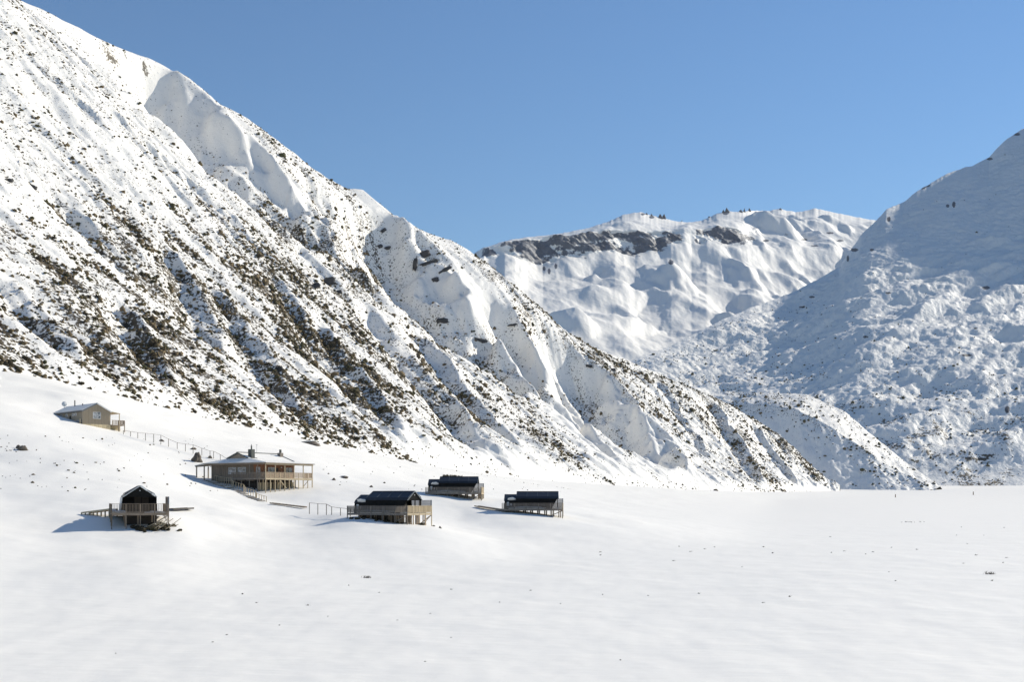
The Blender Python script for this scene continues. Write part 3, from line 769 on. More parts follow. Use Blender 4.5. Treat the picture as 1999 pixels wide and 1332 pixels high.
app = SH[:, 3] / SH[:, 1]
order = np.argsort(-app * np.where(SZ == 'slope', .6, 1.0))
TOP = 290
def shrub_label(zone_, x, y):
    if zone_ == 'mountain': return "small dark shrub on the shaded mountain at the right", "shrubs on the right mountain"
    if zone_ == 'moraine': return "dark shrub on the low snowy spur at the valley's end", "shrubs on the low spur"
    if zone_ == 'slope': return "small dry tuft poking through the smooth snow slope round the huts", "tufts on the snow slope"
    for x1, nm in ((110, "at the steep hillside's left edge"), (250, "on the hillside straight above the brown house"), (400, "on the hillside between house and lodge"),
                   (520, "on the hillside above the lodge's carport end"), (640, "on the hillside above the lodge's verandah end"), (820, "on the hillside above the middle hut"), (960, "on the hillside above the rear hut"), (1200, "on the hillside above the farthest right hut"), (9999, "on the far low end of the steep hillside")):
        if x < x1: return ("dark brown shrub low " if y > 690 else "dark shrub halfway up, " if y > 520 else "small dark shrub high up, ") + nm, "shrubs " + nm
for n_i, i in enumerate(order[:TOP]):
    x, y, z, rr, tone, zone_ = shr[i]
    o = mesh_obj("shrub", SHM[n_i % 8], None, (x, y, z - .08 * rr), (0, 0, rng.uniform(0, 6.28)), (rr * rng.uniform(.9, 1.2), rr * rng.uniform(.9, 1.2), rr * rng.uniform(.8, 1.15)))
    pxx = to_px(x, y, z)[0]
    lb, gr = shrub_label(zone_, pxx, to_px(x, y, z)[1]); tag(o, lb, "shrub", gr)
rest = order[TOP:]
n = len(rest)
Q = SH[rest]
bm = bmesh.new(); bmesh.ops.create_icosphere(bm, subdivisions=1, radius=1.0); bm.free()
oct_v = np.array([(1, 0, 0), (0, 1, 0), (-1, 0, 0), (0, -1, 0), (0, 0, 1), (0, 0, -.6)], float)
oct_f = np.array([(0, 1, 4), (1, 2, 4), (2, 3, 4), (3, 0, 4), (1, 0, 5), (2, 1, 5), (3, 2, 5), (0, 3, 5)])
tiny = Q[:, 3] / Q[:, 1] < 0.00085
allv, allf, allt, off_ = [], [], [], 0
for msk, bv, bf in ((tiny, oct_v, oct_f), (~tiny, ico_v, ico_f)):
    q = Q[msk]; n = len(q); k = len(bv)
    jit = 1 + rng.normal(0, .24, (n, k, 1))
    rot = rng.uniform(0, 6.28, n); cr, sr_ = np.cos(rot), np.sin(rot)
    bvr = np.stack([bv[None, :, 0] * cr[:, None] - bv[None, :, 1] * sr_[:, None], bv[None, :, 0] * sr_[:, None] + bv[None, :, 1] * cr[:, None], np.broadcast_to(bv[None, :, 2], (n, k))], -1)
    sc3 = q[:, 3][:, None, None] * np.stack([rng.uniform(.8, 1.35, n), rng.uniform(.8, 1.35, n), rng.uniform(.6, 1.2, n)], -1)[:, None, :]
    allv.append((bvr * jit * sc3 + q[:, None, :3] + np.array([0, 0, .2]) * q[:, 3][:, None, None]).reshape(-1, 3))
    allf.append((bf[None] + (np.arange(n) * k)[:, None, None]).reshape(-1, 3) + off_); off_ += n * k
    allt.append(np.repeat(q[:, 4], k))
sme = np_mesh("shrubs", np.vstack(allv), np.vstack(allf), M["shrub"], False, {"tone": ('FLOAT', np.concatenate(allt))})
so = mesh_obj("shrubs", sme); tag(so, "thousands of small dark shrubs speckling the snowy hillsides", "shrubs", kind="stuff")
open("/tmp/shr.txt", "w").write(f"{len(shr)} {(~tiny).sum()}")

# ------------------------------------------------------------------ rocks
def rock_mesh(seed, sub=3, layers=0.0, mat="rock", taper=0.0):
    bm = bmesh.new(); bmesh.ops.create_icosphere(bm, subdivisions=sub, radius=1.0)
    w = np.array([v_.co[:] for v_ in bm.verts]); f = np.array([[q.index for q in f_.verts] for f_ in bm.faces]); bm.free()
    n1 = fbm(w[:, 0] * 1.3 + seed, w[:, 1] * 1.3 + w[:, 2] * 1.7, 4, seed)
    n2 = fbm(w[:, 2] * 1.5 - seed, w[:, 0] * 1.1 - w[:, 1], 3, seed + 5)
    cub = 1.0 / np.maximum(np.max(np.abs(w), 1), .5)
    w = w * (cub ** .55 * (1 + .32 * n1 + .18 * n2))[:, None]
    w[:, :2] *= (1 - taper * (w[:, 2:3] + .2))
    if layers: w[:, 2] = w[:, 2] * .6 + .4 * np.round(w[:, 2] / layers) * layers
    return np_mesh("rock", w, f, M[mat], False)
ROCKS = [rock_mesh(i, 3, (.25 if i % 2 else 0)) for i in range(5)]

h_in = (vv >= 0) & (vv <= 1)
fx_, fy_ = to_px(hver[:, h_in, 0], hver[:, h_in, 1], hver[:, h_in, 2])
def hill_at(px, py):
    i = np.argmin((fx_ - px) ** 2 + (fy_ - py) ** 2)
    return Vector(hver[:, h_in].reshape(-1, 3)[i])
for i, (x, y, w, h, a) in enumerate(((824, 499, 34, 13, -20), (846, 489, 24, 10, -24), (838, 513, 34, 8, -20), (868, 527, 32, 7, -30), (850, 546, 14, 10, -20), (748, 448, 15, 6, -32), (740, 480, 12, 7, -15), (757, 484, 14, 7, -20),
                                  (863, 629, 24, 11, 0), (935, 665, 30, 7, 8), (640, 550, 34, 18, -15), (613, 560, 24, 11, -25), (660, 570, 18, 8, -20), (808, 520, 8, 26, 8),
                                  (1150, 716, 14, 6, 0), (1197, 722, 12, 6, -10), (1005, 632, 26, 4, -12), (60, 366, 20, 8, 10), (15, 352, 16, 8, 0))):
    p = hill_at(x, y); m_ = p.y / F
    o = mesh_obj("rock_outcrop", ROCKS[i % 5], hill, p + Vector((0, 1.0, 0)), (0.1, math.radians(a), 0.25), (w * m_ * .5, max(3.0, h * m_ * .55), h * m_ * .5))
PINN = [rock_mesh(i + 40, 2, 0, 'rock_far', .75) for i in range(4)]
# pinnacles on the far skyline
fmask = (np.abs(vv3 - 1.0) < 1e-6)
for i, (x, y, w, h) in enumerate(((1262, 418, 5, 4), (1272, 421, 7, 6), (1288, 421, 7, 7), (1296, 422, 7, 8), (1412, 413, 7, 6), (1419, 410, 8, 10), (1445, 412, 6, 6), (1453, 410, 4, 7), (1462, 409, 4, 5), (1330, 432, 2, 5), (1522, 408, 6, 3), (1384, 424, 5, 4))):
    j = int(np.argmin(np.abs(pxf - x))); c = np.nonzero(vv3 >= 1)[0][0]
    p = Vector((FX[j, c], FY[j, c], FZ[j, c])); m_ = p.y / F
    mesh_obj("rock_pinnacle", PINN[i % 4], farm, (p.x, p.y - 8, CAMZ + (HOR - y) * m_ - h * m_ * .35), (0, 0.15 * (-1) ** i, i * 1.1), (w * m_ * .62, w * m_ * .5, h * m_ * .8))

M["brown_rock"] = plain_mat("brown_rock", (0.13, 0.105, 0.08), 0.85, 0.55, 1.2, bump=0.5)
BOULD = [rock_mesh(i + 20, 3, 0, "brown_rock", .42) for i in range(5)]
def boulder(px, py, w, h, label, seed, y0=60, y1=900, snow=False, Y=None):
    p = ray_ground(px, py, y0, y1) if Y is None else P(px, py, Y)
    if Y is not None: p.z = gz1(p.x, p.y)
    m_ = p.y / F
    r_ = empty("boulder", p); tag(r_, label, "boulder")
    mesh_obj("rock", BOULD[seed % 5], r_, (0, 0, h * m_ * .35), (0.1, .1, seed), (w * m_ * .5, w * m_ * .42, h * m_ * .62))
    if snow:
        bm_ = bmesh.new(); bmesh.ops.create_icosphere(bm_, subdivisions=2, radius=1.0); me_ = bpy.data.meshes.new("snow_cap"); bm_.to_mesh(me_); bm_.free(); me_.materials.append(M["snow"])
        for p_ in me_.polygons: p_.use_smooth = True
        mesh_obj("snow_cap", me_, r_, (-.1 * w * m_, .15 * w * m_, h * m_ * .86), (0, -.08, 0), (w * m_ * .5, w * m_ * .42, h * m_ * .30))
boulder(385, 902, 17, 19, "upright brown boulder beside the fence above the big lodge", 1, 200, 400)
boulder(45, 879, 20, 9, "dark flat rock half buried high on the left snow slope", 2, 150, 400)
boulder(36, 876, 10, 7, "small dark rock touching the flat rock on the left slope", 3, 150, 400)
boulder(672, 934, 14, 4.5, "snow capped grey rock behind the lodge and the middle hut", 4, 200, 600, True)
boulder(652, 938, 6, 4.5, "small brown rock just right of the lodge", 1, 200, 600)
boulder(606, 868, 36, 6.5, "long snow topped rock bank at the foot of the hillside", 0, 300, 900, True)
boulder(315, 862, 9, 4, "low rock under the fence near the brown house", 3, 200, 420)
boulder(377, 878, 11, 4, "low flat rock beside the fence, uphill of the upright boulder", 4, 200, 420)
boulder(410, 895, 9, 5, "brown stone under the fence behind the lodge", 2, 200, 420)
boulder(725, 952, 6, 4, "tiny dark stone above the middle hut's roof", 1, 200, 600)
boulder(1397, 959, 9, 4, "dark stone at the far edge of the plain below the hillside", 2, 300, 1500)
boulder(859, 1032, 5, 4, "small dark stone beside the front post of the middle hut", 3, 100, 300)

# ------------------------------------------------------------------ grass on the plain
def tuft_mesh(seed, n, spread, lean):
    rg = np.random.default_rng(seed); V_, F_ = [], []
    for i in range(n):
        b = np.array([rg.normal(0, spread), rg.normal(0, spread * .5), -.05]); a = rg.uniform(0, 6.28); l = rg.uniform(.45, 1.0)
        t = b + np.array([math.cos(a) * lean * l + .15, math.sin(a) * lean * l, l * rg.uniform(.45, 1)])
        s_ = np.array([math.cos(a + 1.57), math.sin(a + 1.57), 0]) * .035
        mid = (b + t) / 2 + np.array([0, 0, .08])
        o = len(V_) * 1
        k = sum(len(x) for x in V_)
        V_.append(np.array([b - s_, b + s_, mid + s_, mid - s_, t])); F_ += [[k, k + 1, k + 2], [k, k + 2, k + 3], [k + 3, k + 2, k + 4]]
    return np_mesh("grass_tuft", np.vstack(V_), np.array(F_), M["shrub"], False, {"tone": ('FLOAT', [.1] * (5 * n))})
TUFT = [tuft_mesh(i, 16, .22, .55) for i in range(5)]; BIG = tuft_mesh(50, 60, .42, .6)
TL = [(1931, 1122, 15, 1), (1937, 1135, 10, 0), (1507, 1081, 10, 0), (1315, 1096, 9, 0), (1171, 1079, 9, 0), (1172, 1085, 8, 0), (1704, 1079, 8, 0), (1622, 1080, 7, 0), (1648, 1077, 7, 0), (1789, 1074, 8, 0), (1740, 1070, 6, 0), (1905, 1085, 9, 0), (1957, 1100, 9, 0), (1965, 1090, 8, 0),
      (1035, 1154, 9, 0), (1176, 1162, 7, 0), (715, 1129, 13, 1), (472, 1161, 11, 0), (601, 1183, 11, 0), (880, 1152, 8, 0), (545, 1222, 9, 0), (442, 1241, 9, 0), (1540, 1166, 12, 0), (1490, 1178, 9, 0), (1880, 1101, 7, 0), (1748, 1135, 8, 0), (1364, 1160, 8, 0), (1325, 1068, 7, 0), (1348, 1078, 8, 0), (1375, 1073, 8, 0), (1395, 1069, 6, 0), (1490, 1069, 8, 0),
      (680, 1144, 7, 0), (740, 1158, 7, 0), (500, 1178, 8, 0), (640, 1205, 6, 0), (415, 1255, 8, 0), (225, 1277, 7, 0), (840, 1199, 6, 0), (775, 1212, 6, 0), (1094, 1180, 6, 0), (1265, 1164, 6, 0), (1210, 1290, 9, 0), (830, 1293, 8, 0), (1620, 1049, 6, 0), (1867, 1046, 5, 0), (1888, 1063, 5, 0), (1876, 1030, 5, 0), (1960, 1031, 5, 0), (1448, 1108, 6, 0), (1735, 1118, 6, 0), (1690, 1083, 6, 0), (1920, 1046, 4, 0), (975, 1177, 6, 0), (880, 1246, 6, 0)]
WHO = {(1931, 1122): "largest dark tussock standing on the right side of the snow plain", (1937, 1135): "thin dry tuft just in front of the largest tussock on the plain", (715, 1129): "dark twiggy tuft alone on the snow below the middle hut"}
for i, (x, y, w, big) in enumerate(TL):
    p = ray_ground(x, y, 45, 700); s_ = w * p.y / F * .75
    o = mesh_obj("grass_tuft", BIG if big else TUFT[i % 5], None, p, (0, 0, rng.uniform(-.5, .5)), (s_, s_, s_ * (.75 if big else .6)))
    lab = WHO.get((x, y)) or ("small sparse dry grass tuft poking through the %s snow plain %s" % ("near" if y > 1140 else "far", "towards its left side" if x < 900 else "in its middle" if x < 1420 else "towards its right edge"))
    tag(o, lab, "grass tuft", "grass tufts on the snow plain")
patch = empty("scrub_patch", ray_ground(1785, 1020, 100, 900)); tag(patch, "low dark patch of scrub lying on the far right of the plain", "scrub")
for i in range(14):
    dx = rng.normal(0, 2.8); dy = rng.normal(0, 2.0); gx, gy = patch.location.x + dx, patch.location.y + dy
    s_ = rng.uniform(.25, .5)
    mesh_obj("twig_clump", TUFT[i % 5], patch, (dx, dy, gz1(gx, gy) - patch.location.z), (0, 0, rng.uniform(0, 6)), (s_ * 1.6, s_ * 1.6, s_))

bc = ray_ground(892, 937, 255, 700); bo = empty("bush", bc); tag(bo, "wide dark green bush clump just behind the rear hut's roof", "bush")
m_ = bc.y / F
for i, (x, h) in enumerate(((-26, 4), (-20, 5.5), (-13, 7), (-6, 8), (1, 7.5), (8, 7.5), (15, 6.5), (21, 5), (27, 7), (-9, 6), (4, 6))):
    dx = x * m_; dy = rng.normal(0, 1.0); s_ = h * m_
    mesh_obj("bush_clump", SHM[i % 8], bo, (dx, dy, gz1(bc.x + dx, bc.y + dy) - bc.z), (0, 0, i), (s_ * 1.1, s_, s_ * 1.25))

# ------------------------------------------------------------------ timber, cladding, roofing
M["dark_roof"] = plain_mat("dark_roof", (0.020, 0.023, 0.030), 0.42, 0.25, 1.2, (1, 6, 1))
M["dark_wall"] = plain_mat("dark_wall", (0.014, 0.014, 0.013), 0.9, 0.35, 2.0, (6, 6, .6))
M["timber"] = plain_mat("timber", (0.46, 0.37, 0.24), 0.75, 0.28, 2.5, (5, 5, .8))
M["tan_rail"] = plain_mat("tan_rail", (0.44, 0.33, 0.22), 0.75, 0.25, 2.5, (5, 5, .8))
M["grey_timber"] = plain_mat("grey_timber", (0.215, 0.180, 0.145), 0.8, 0.28, 2.5, (5, 5, .8))
M["deck_brown"] = plain_mat("deck_brown", (0.31, 0.235, 0.165), 0.8, 0.3, 2.5, (5, 5, .8))
M["screen"] = plain_mat("screen", (0.40, 0.37, 0.36), 0.75, 0.15, 2.0)
M["cedar"] = plain_mat("cedar", (0.27, 0.11, 0.04), 0.6, 0.3, 3.0, (6, 6, .7))
M["dark_wall"].node_tree.nodes["Principled BSDF"].inputs["Specular IOR Level"].default_value = 0.08
M["lodge_wall"] = plain_mat("lodge_wall", (0.235, 0.185, 0.135), 0.75, 0.25, 2.0, (6, 6, .5))
M["pale_board"] = plain_mat("pale_board", (0.54, 0.44, 0.27), 0.75, 0.2, 2.5, (5, 5, .8))
M["house_wall"] = plain_mat("house_wall", (0.33, 0.27, 0.19), 0.75, 0.15, 2.0, (6, 6, .5))
M["white"] = plain_mat("white_trim", (0.62, 0.62, 0.60), 0.6, 0.08, 2.0)
M["dark_brown"] = plain_mat("dark_brown_plain", (0.040, 0.033, 0.026), 0.9, 0.3, 2.0)  # even dark brown for doors, planks, piles and underfloor blocks
M["steel"] = plain_mat("steel_grey", (0.16, 0.18, 0.20), 0.45, 0.15, 2.0, None, 0.2)
M["green_steel"] = plain_mat("green_steel", (0.035, 0.042, 0.036), 0.5, 0.2, 2.0)
def glass_mat():
    m, nt, b = new_mat("window_glass")
    n = noise_node(nt, 2.2, 3)
    nt.links.new(ramp(nt, n.outputs["Fac"], [(0.35, (0.05, 0.055, 0.06)), (0.62, (0.42, 0.43, 0.44))]), b.inputs["Base Color"])
    b.inputs["Roughness"].default_value = 0.08
    return m
M["glass"] = glass_mat()

CUBES = {}
def cube_mesh(mat):
    if mat not in CUBES:
        v_ = [(x, y, z) for x in (-.5, .5) for y in (-.5, .5) for z in (-.5, .5)]
        f_ = [(0, 1, 3, 2), (4, 6, 7, 5), (0, 4, 5, 1), (2, 3, 7, 6), (0, 2, 6, 4), (1, 5, 7, 3)]
        me = bpy.data.meshes.new("timber_piece"); me.from_pydata(v_, [], f_); me.materials.append(M[mat]); me.update()
        CUBES[mat] = me
    return CUBES[mat]

def box(name, par, c, s, mat, rz=0.0):
    return mesh_obj(name, cube_mesh(mat), par, c, (0, 0, rz), s)

def bar(name, par, p, q, w, h, mat):
    p, q = Vector(p), Vector(q); d = q - p
    L = d.length
    yaw = math.atan2(d.y, d.x); pitch = -math.asin(max(-1, min(1, d.z / max(L, 1e-6))))
    return mesh_obj(name, cube_mesh(mat), par, (p + q) / 2, (0, pitch, yaw), (L, w, h))

def slab(name, par, pts, thick, mat, smooth_shade=False):
    """a flat or folded sheet given as polygons sharing points: here one polygon, given thickness along its normal"""
    pts = [Vector(p) for p in pts]
    nrm = (pts[1] - pts[0]).cross(pts[2] - pts[0]).normalized() * thick
    n_ = len(pts)
    v_ = [tuple(p) for p in pts] + [tuple(p - nrm) for p in pts]
    f_ = [tuple(range(n_)), tuple(range(2 * n_ - 1, n_ - 1, -1))] + [(i, i + n_, (i + 1) % n_ + n_, (i + 1) % n_) for i in range(n_)]
    me = bpy.data.meshes.new(name); me.from_pydata(v_, [], f_); me.materials.append(M[mat]); me.update()
    bm_ = bmesh.new(); bm_.from_mesh(me); bmesh.ops.recalc_face_normals(bm_, faces=bm_.faces); bm_.to_mesh(me); bm_.free()
    return mesh_obj(name, me, par)

def folded(name, par, prof_a, prof_b, thick, mat):
    """sheet between two profile polylines (lists of 3D points), with thickness"""
    n_ = len(prof_a); A = [Vector(p) for p in prof_a]; B = [Vector(p) for p in prof_b]
    v_, f_ = [], []
    for P_ in (A, B): v_ += [tuple(p) for p in P_]
    off = []
    for i in range(n_):
        j = min(i, n_ - 2); nr = (A[j + 1] - A[j]).cross(B[j] - A[j]).normalized() * thick
        off.append(nr)
    v_ += [tuple(A[i] - off[i]) for i in range(n_)] + [tuple(B[i] - off[i]) for i in range(n_)]
    for i in range(n_ - 1):
        f_ += [(i, i + 1, n_ + i + 1, n_ + i), (2 * n_ + i, 3 * n_ + i, 3 * n_ + i + 1, 2 * n_ + i + 1)]
        f_ += [(i, 2 * n_ + i, 2 * n_ + i + 1, i + 1), (n_ + i, n_ + i + 1, 3 * n_ + i + 1, 3 * n_ + i)]
    f_ += [(0, n_, 3 * n_, 2 * n_), (n_ - 1, 3 * n_ - 1, 4 * n_ - 1, 2 * n_ - 1)]
    me = bpy.data.meshes.new(name); me.from_pydata(v_, [], f_); me.materials.append(M[mat]); me.update()
    bm_ = bmesh.new(); bm_.from_mesh(me); bmesh.ops.recalc_face_normals(bm_, faces=bm_.faces); bm_.to_mesh(me); bm_.free()
    return mesh_obj(name, me, par)

def snow_blob(name, par, c, s, rot=(0, 0, 0), seed=1):
    bm_ = bmesh.new(); bmesh.ops.create_icosphere(bm_, subdivisions=3, radius=1.0)
    w = np.array([q.co[:] for q in bm_.verts]); k = 1 + .22 * fbm(w[:, 0] * 1.6 + seed, w[:, 1] * 1.6 + w[:, 2], 3, seed)
    for q, kk in zip(bm_.verts, k): q.co *= kk
    me = bpy.data.meshes.new(name); bm_.to_mesh(me); bm_.free(); me.materials.append(M["snow"])
    for p_ in me.polygons: p_.use_smooth = True
    return mesh_obj(name, me, par, c, rot, s)

def world_g(root, x, y):
    c, s_ = math.cos(root.rotation_euler.z), math.sin(root.rotation_euler.z)
    return gz1(root.location.x + c * x - s_ * y, root.location.y + s_ * x + c * y) - root.location.z

def post(name, par, x, y, top, mat, w=.11, sink=.35):
    g_ = world_g(par, x, y) - sink
    if top - g_ < .15: return None
    return box(name, par, (x, y, (top + g_) / 2), (w, w, top - g_), mat)

def under_part(child, part):
    """make child a sub-part of part without moving it"""
    child.parent = part; child.matrix_parent_inverse = part.matrix_basis.inverted()
    return child

def sub_empty(name, par):
    e = bpy.data.objects.new(name, None); COL.objects.link(e); e.parent = par; e.empty_display_size = .3
    return e

def railing(par, p, q, step, mat, pitch=.17, top=1.1, post_to_ground=True, skip_end=False, bal=.085):
    p, q = Vector(p), Vector(q); L = (q - p).length; n_ = max(1, round(L / step)); d = (q - p).normalized(); yaw = math.atan2(d.y, d.x)
    for i in range(n_ + (0 if skip_end else 1)):
        c = p + (q - p) * i / n_
        if post_to_ground: post("post", par, c.x, c.y, top - .02, mat)
        else: box("post", par, (c.x, c.y, top / 2), (.1, .1, top), mat)
    rl = sub_empty("railing", par)
    bar("top_rail", rl, (p.x, p.y, top + .02), (q.x, q.y, top + .02), .14, .05, mat)
    bar("bottom_rail", rl, (p.x, p.y, .13), (q.x, q.y, .13), .05, .06, mat)
    m_ = int(L / pitch)
    for i in range(1, m_):
        c = p + (q - p) * i / m_
        box("baluster", rl, (c.x, c.y, .60), (bal, bal, .90), mat, yaw)

# ------------------------------------------------------------------ the dark huts
def hut(px, py, Y, corner, ang, L, label, railmat="grey_timber", postmat="timber", snow_wall=False, seed=1, step_side=2.35, under=None, bal=.085):
    """corner: which local point of the deck the pixel (px,py,Y) belongs to; local +x is the front"""
    W = 6.7; hx, hy = L / 2, W / 2
    loc = P(px, py, Y)
    c, s_ = math.cos(ang), math.sin(ang)
    ox, oy = corner[0] * hx, corner[1] * hy
    loc = Vector((loc.x - c * ox + s_ * oy, loc.y - s_ * ox - c * oy, loc.z))
    r_ = empty("dark_hut", loc, ang); tag(r_, label, "hut", "dark huts on timber decks")
    # deck
    box("deck", r_, (0, 0, -.07), (L - .16, W - .16, .14), "deck_brown")
    for sy in (-1, 1): box("fascia_board", r_, (0, sy * hy, -.14), (L, .06, .34), railmat)
    for sx in (-1, 1): box("fascia_board", r_, (sx * (hx - .0), 0, -.14), (.06, W - .08, .34), postmat if sx > 0 else railmat)
    railing(r_, (-hx, -hy, 0), (hx, -hy, 0), step_side, railmat, bal=bal)
    railing(r_, (hx, -hy, 0), (hx, hy, 0), 1.675, postmat, bal=bal)
    railing(r_, (-hx, hy, 0), (hx - 4.6, hy, 0), step_side, railmat, bal=bal)
    # piles under the deck
    for x in np.arange(-hx + 1.2, hx - .3, 1.35):
        for y in (-1.7, -.2, 1.5):
            for k_ in (0, .34): post("pile", r_, x + k_, y, -.16, "deck_brown", .13)
    for x in np.arange(-hx + .5, hx, 2.2): box("joist", r_, (x, 0, -.22), (.07, W - .3, .16), "deck_brown")
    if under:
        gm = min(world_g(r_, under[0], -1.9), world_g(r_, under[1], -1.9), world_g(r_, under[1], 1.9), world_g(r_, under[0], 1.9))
        box("underfloor_block", r_, ((under[0] + under[1]) / 2, .3, (gm - .3 - .3) / 2), (under[1] - under[0], 3.6, abs(gm - .3 + .3)), "dark_brown")  # plain dark box filling part of the space under the cabin
    # braces
    g0 = world_g(r_, hx, hy); g1 = world_g(r_, hx, -hy)
    if g0 < -1: bar("brace", r_, (hx - .08, hy, -.3), (hx - .08, hy - 2.2, g0 * .8), .06, .12, railmat); bar("brace", r_, (hx, hy - .08, -.3), (hx - 2.0, hy - .08, g0 * .8), .06, .12, railmat)
    if g1 < -1: bar("brace", r_, (hx - .1, -hy + .1, -.4), (hx - 2.4, -hy + .1, g1 * .75), .05, .1, railmat)
    # screen on the far side of the front deck
    scr = sub_empty("privacy_screen", r_)
    for x in (hx - 4.4, hx - 2.2, hx - .05): box("screen_post", scr, (x, hy, 1.0), (.14, .14, 2.0), "steel" if x > hx - .1 else railmat)
    for k_ in range(11): box("slat", scr, (hx - 2.22, hy + .02, .16 + k_ * .175), (4.3, .03, .125), "screen")
    # shell: four bays of roof and side panels, steep roof and flared sides
    off = hx - 5.5
    x0, x1 = -3.05 - off * .2, hx - .85
    R0, prof, foot = 3.35, [(1.72, 2.38), (2.02, 1.98)], (2.22, .02)
    nb = 4
    for k_ in range(nb):
        xa = x0 + (x1 - x0) * k_ / nb + .012; xb = x0 + (x1 - x0) * (k_ + 1) / nb - .012
        for sy in (-1, 1):
            pa = [(xa, 0 + sy * .01, R0)] + [(xa, sy * y, z) for y, z in prof]; pb = [(xb, 0 + sy * .01, R0)] + [(xb, sy * y, z) for y, z in prof]
            if sy > 0: pa, pb = pb, pa
            folded("roof_panel", r_, pa, pb, .06, "dark_roof")
            if k_ == nb - 1 and sy > 0: continue                   # the far side of the porch stays open
            xt = xb - (.15 if k_ == nb - 1 else 0); xf = xb - (1.25 if k_ == nb - 1 else 0)
            qa = [(xa, sy * 2.03, 1.955), (xa, sy * foot[0], foot[1])]; qb = [(xt, sy * 2.03, 1.955), (xf, sy * foot[0], foot[1])]
            if sy > 0: qa, qb = qb, qa
            folded("side_panel", r_, qa, qb, .05, "dark_wall")
    for k_ in range(nb + 1):
        x = x0 + (x1 - x0) * k_ / nb
        for sy in (-1, 1): bar("seam", r_, (x, sy * .02, R0 + .02), (x, sy * 1.74, 2.41), .05, .03, "steel")
    box("ridge_cap", r_, ((x0 + x1) / 2, 0, R0 + .015), (x1 - x0, .16, .05), "dark_roof")
    xi = x1 - 2.35
    wall = [(xi, 0, R0 - .1), (xi, -1.68, 2.32), (xi, -1.96, 1.95), (xi, -2.16, .02), (xi, 2.16, .02), (xi, 1.96, 1.95), (xi, 1.68, 2.32)]
    fw = slab("front_wall", r_, wall, .08, "dark_wall")
    dr = box("door", r_, (xi + .03, .3, 1.0), (.05, 1.7, 1.95), "dark_brown"); under_part(box("door_frame", r_, (xi + .06, .3, 1.0), (.04, .08, 1.95), "dark_wall"), dr)
    slab("gable_infill", r_, [(x1 - .12, 0, R0 - .08), (x1 - .12, -1.70, 2.33), (x1 - .12, -1.98, 1.97), (x1 - .12, 1.98, 1.97), (x1 - .12, 1.70, 2.33)], .05, "dark_wall")
    box("porch_post", r_, (x1 - .2, 1.92, .98), (.13, .13, 1.93), "dark_wall")
    box("porch_post", r_, (x1 - 1.3, 2.0, .98), (.13, .13, 1.93), "dark_wall")
    box("lamp", r_, (x1 - .06, 0, 2.75), (.06, .14, .1), "white")
    for sy in (-1, 1):
        bar("verge_trim", r_, (x1 + .01, 0, R0 - .02), (x1 + .01, sy * 2.03, 1.95), .05, .11, "white" if snow_wall else "steel")
    slab("step_wall", r_, [(x0 + .03, 0, R0 - .08), (x0 + .03, -1.70, 2.34), (x0 + .03, -1.98, 1.95), (x0 + .03, -2.17, .02), (x0 + .03, 2.17, .02), (x0 + .03, 1.98, 1.95), (x0 + .03, 1.70, 2.34)], .05, "dark_wall")
    # lower rear section
    r0 = x0 - 2.35; R1 = 2.82; p1 = [(1.5, 1.95), (1.78, 1.55)]; f1 = (1.95, .02)
    for sy in (-1, 1):
        pa = [(r0, sy * .01, R1)] + [(r0, sy * y, z) for y, z in p1]; pb = [(x0, sy * .01, R1)] + [(x0, sy * y, z) for y, z in p1]
        if sy > 0: pa, pb = pb, pa
        folded("roof_panel", r_, pa, pb, .06, "dark_roof")
        qa = [(r0 + .1, sy * 1.76, 1.54), (r0 + .1, sy * f1[0], f1[1])]; qb = [(x0, sy * 1.76, 1.54), (x0, sy * f1[0], f1[1])]
        if sy > 0: qa, qb = qb, qa
        folded("side_panel", r_, qa, qb, .05, "dark_wall")
    slab("rear_wall", r_, [(r0 + .12, 0, R1 - .08), (r0 + .12, 1.5, 1.9), (r0 + .12, 1.74, 1.5), (r0 + .12, 1.9, .02), (r0 + .12, -1.9, .02), (r0 + .12, -1.74, 1.5), (r0 + .12, -1.5, 1.9)], .05, "dark_wall")
    box("window", r_, (r0 + .75, -1.86, .95), (.42, .05, .75), "white"); box("window", r_, (r0 + 1.35, -1.86, .85), (.22, .05, .4), "white")
    snow_blob("snow_patch", r_, ((r0 + x0) / 2 + .25, -1.62, 1.85), (.85, .20, .42), (.75, 0, 0), seed)
    # snow lying on the deck beside the hut
    snow_blob("snow_drift", r_, (-hx * .15, -hy + .42, .12), (hx * .62, .30, .36), (0, 0, 0), seed + 3)
    snow_blob("snow_drift", r_, (hx - .95, -hy + .9, .02), (.7, .8, .30), (0, 0, 0), seed + 5)
    snow_blob("snow_drift", r_, (hx - .9, 1.8, .0), (.6, 1.2, .22), (0, 0, 0), seed + 6)
    if snow_wall:
        folded("snow_crust", r_, [(x0 + .1, -2.10, 1.93), (x0 + .1, -2.30, .05)], [(x1 - .45, -2.10, 1.93), (x1 - 1.2, -2.30, .05)], .07, "snow")
        for a_, b_ in ((.05, .42), (.72, .92)):
            pA = Vector((x1 - .05, 0, R0 + .03)).lerp(Vector((x1 - .05, 2.0, 1.98)), a_); pB = Vector((x1 - .05, 0, R0 + .03)).lerp(Vector((x1 - .05, 2.0, 1.98)), b_)
            bar("snow_patch", r_, pA, pB, .3, .22, "snow")
    return r_

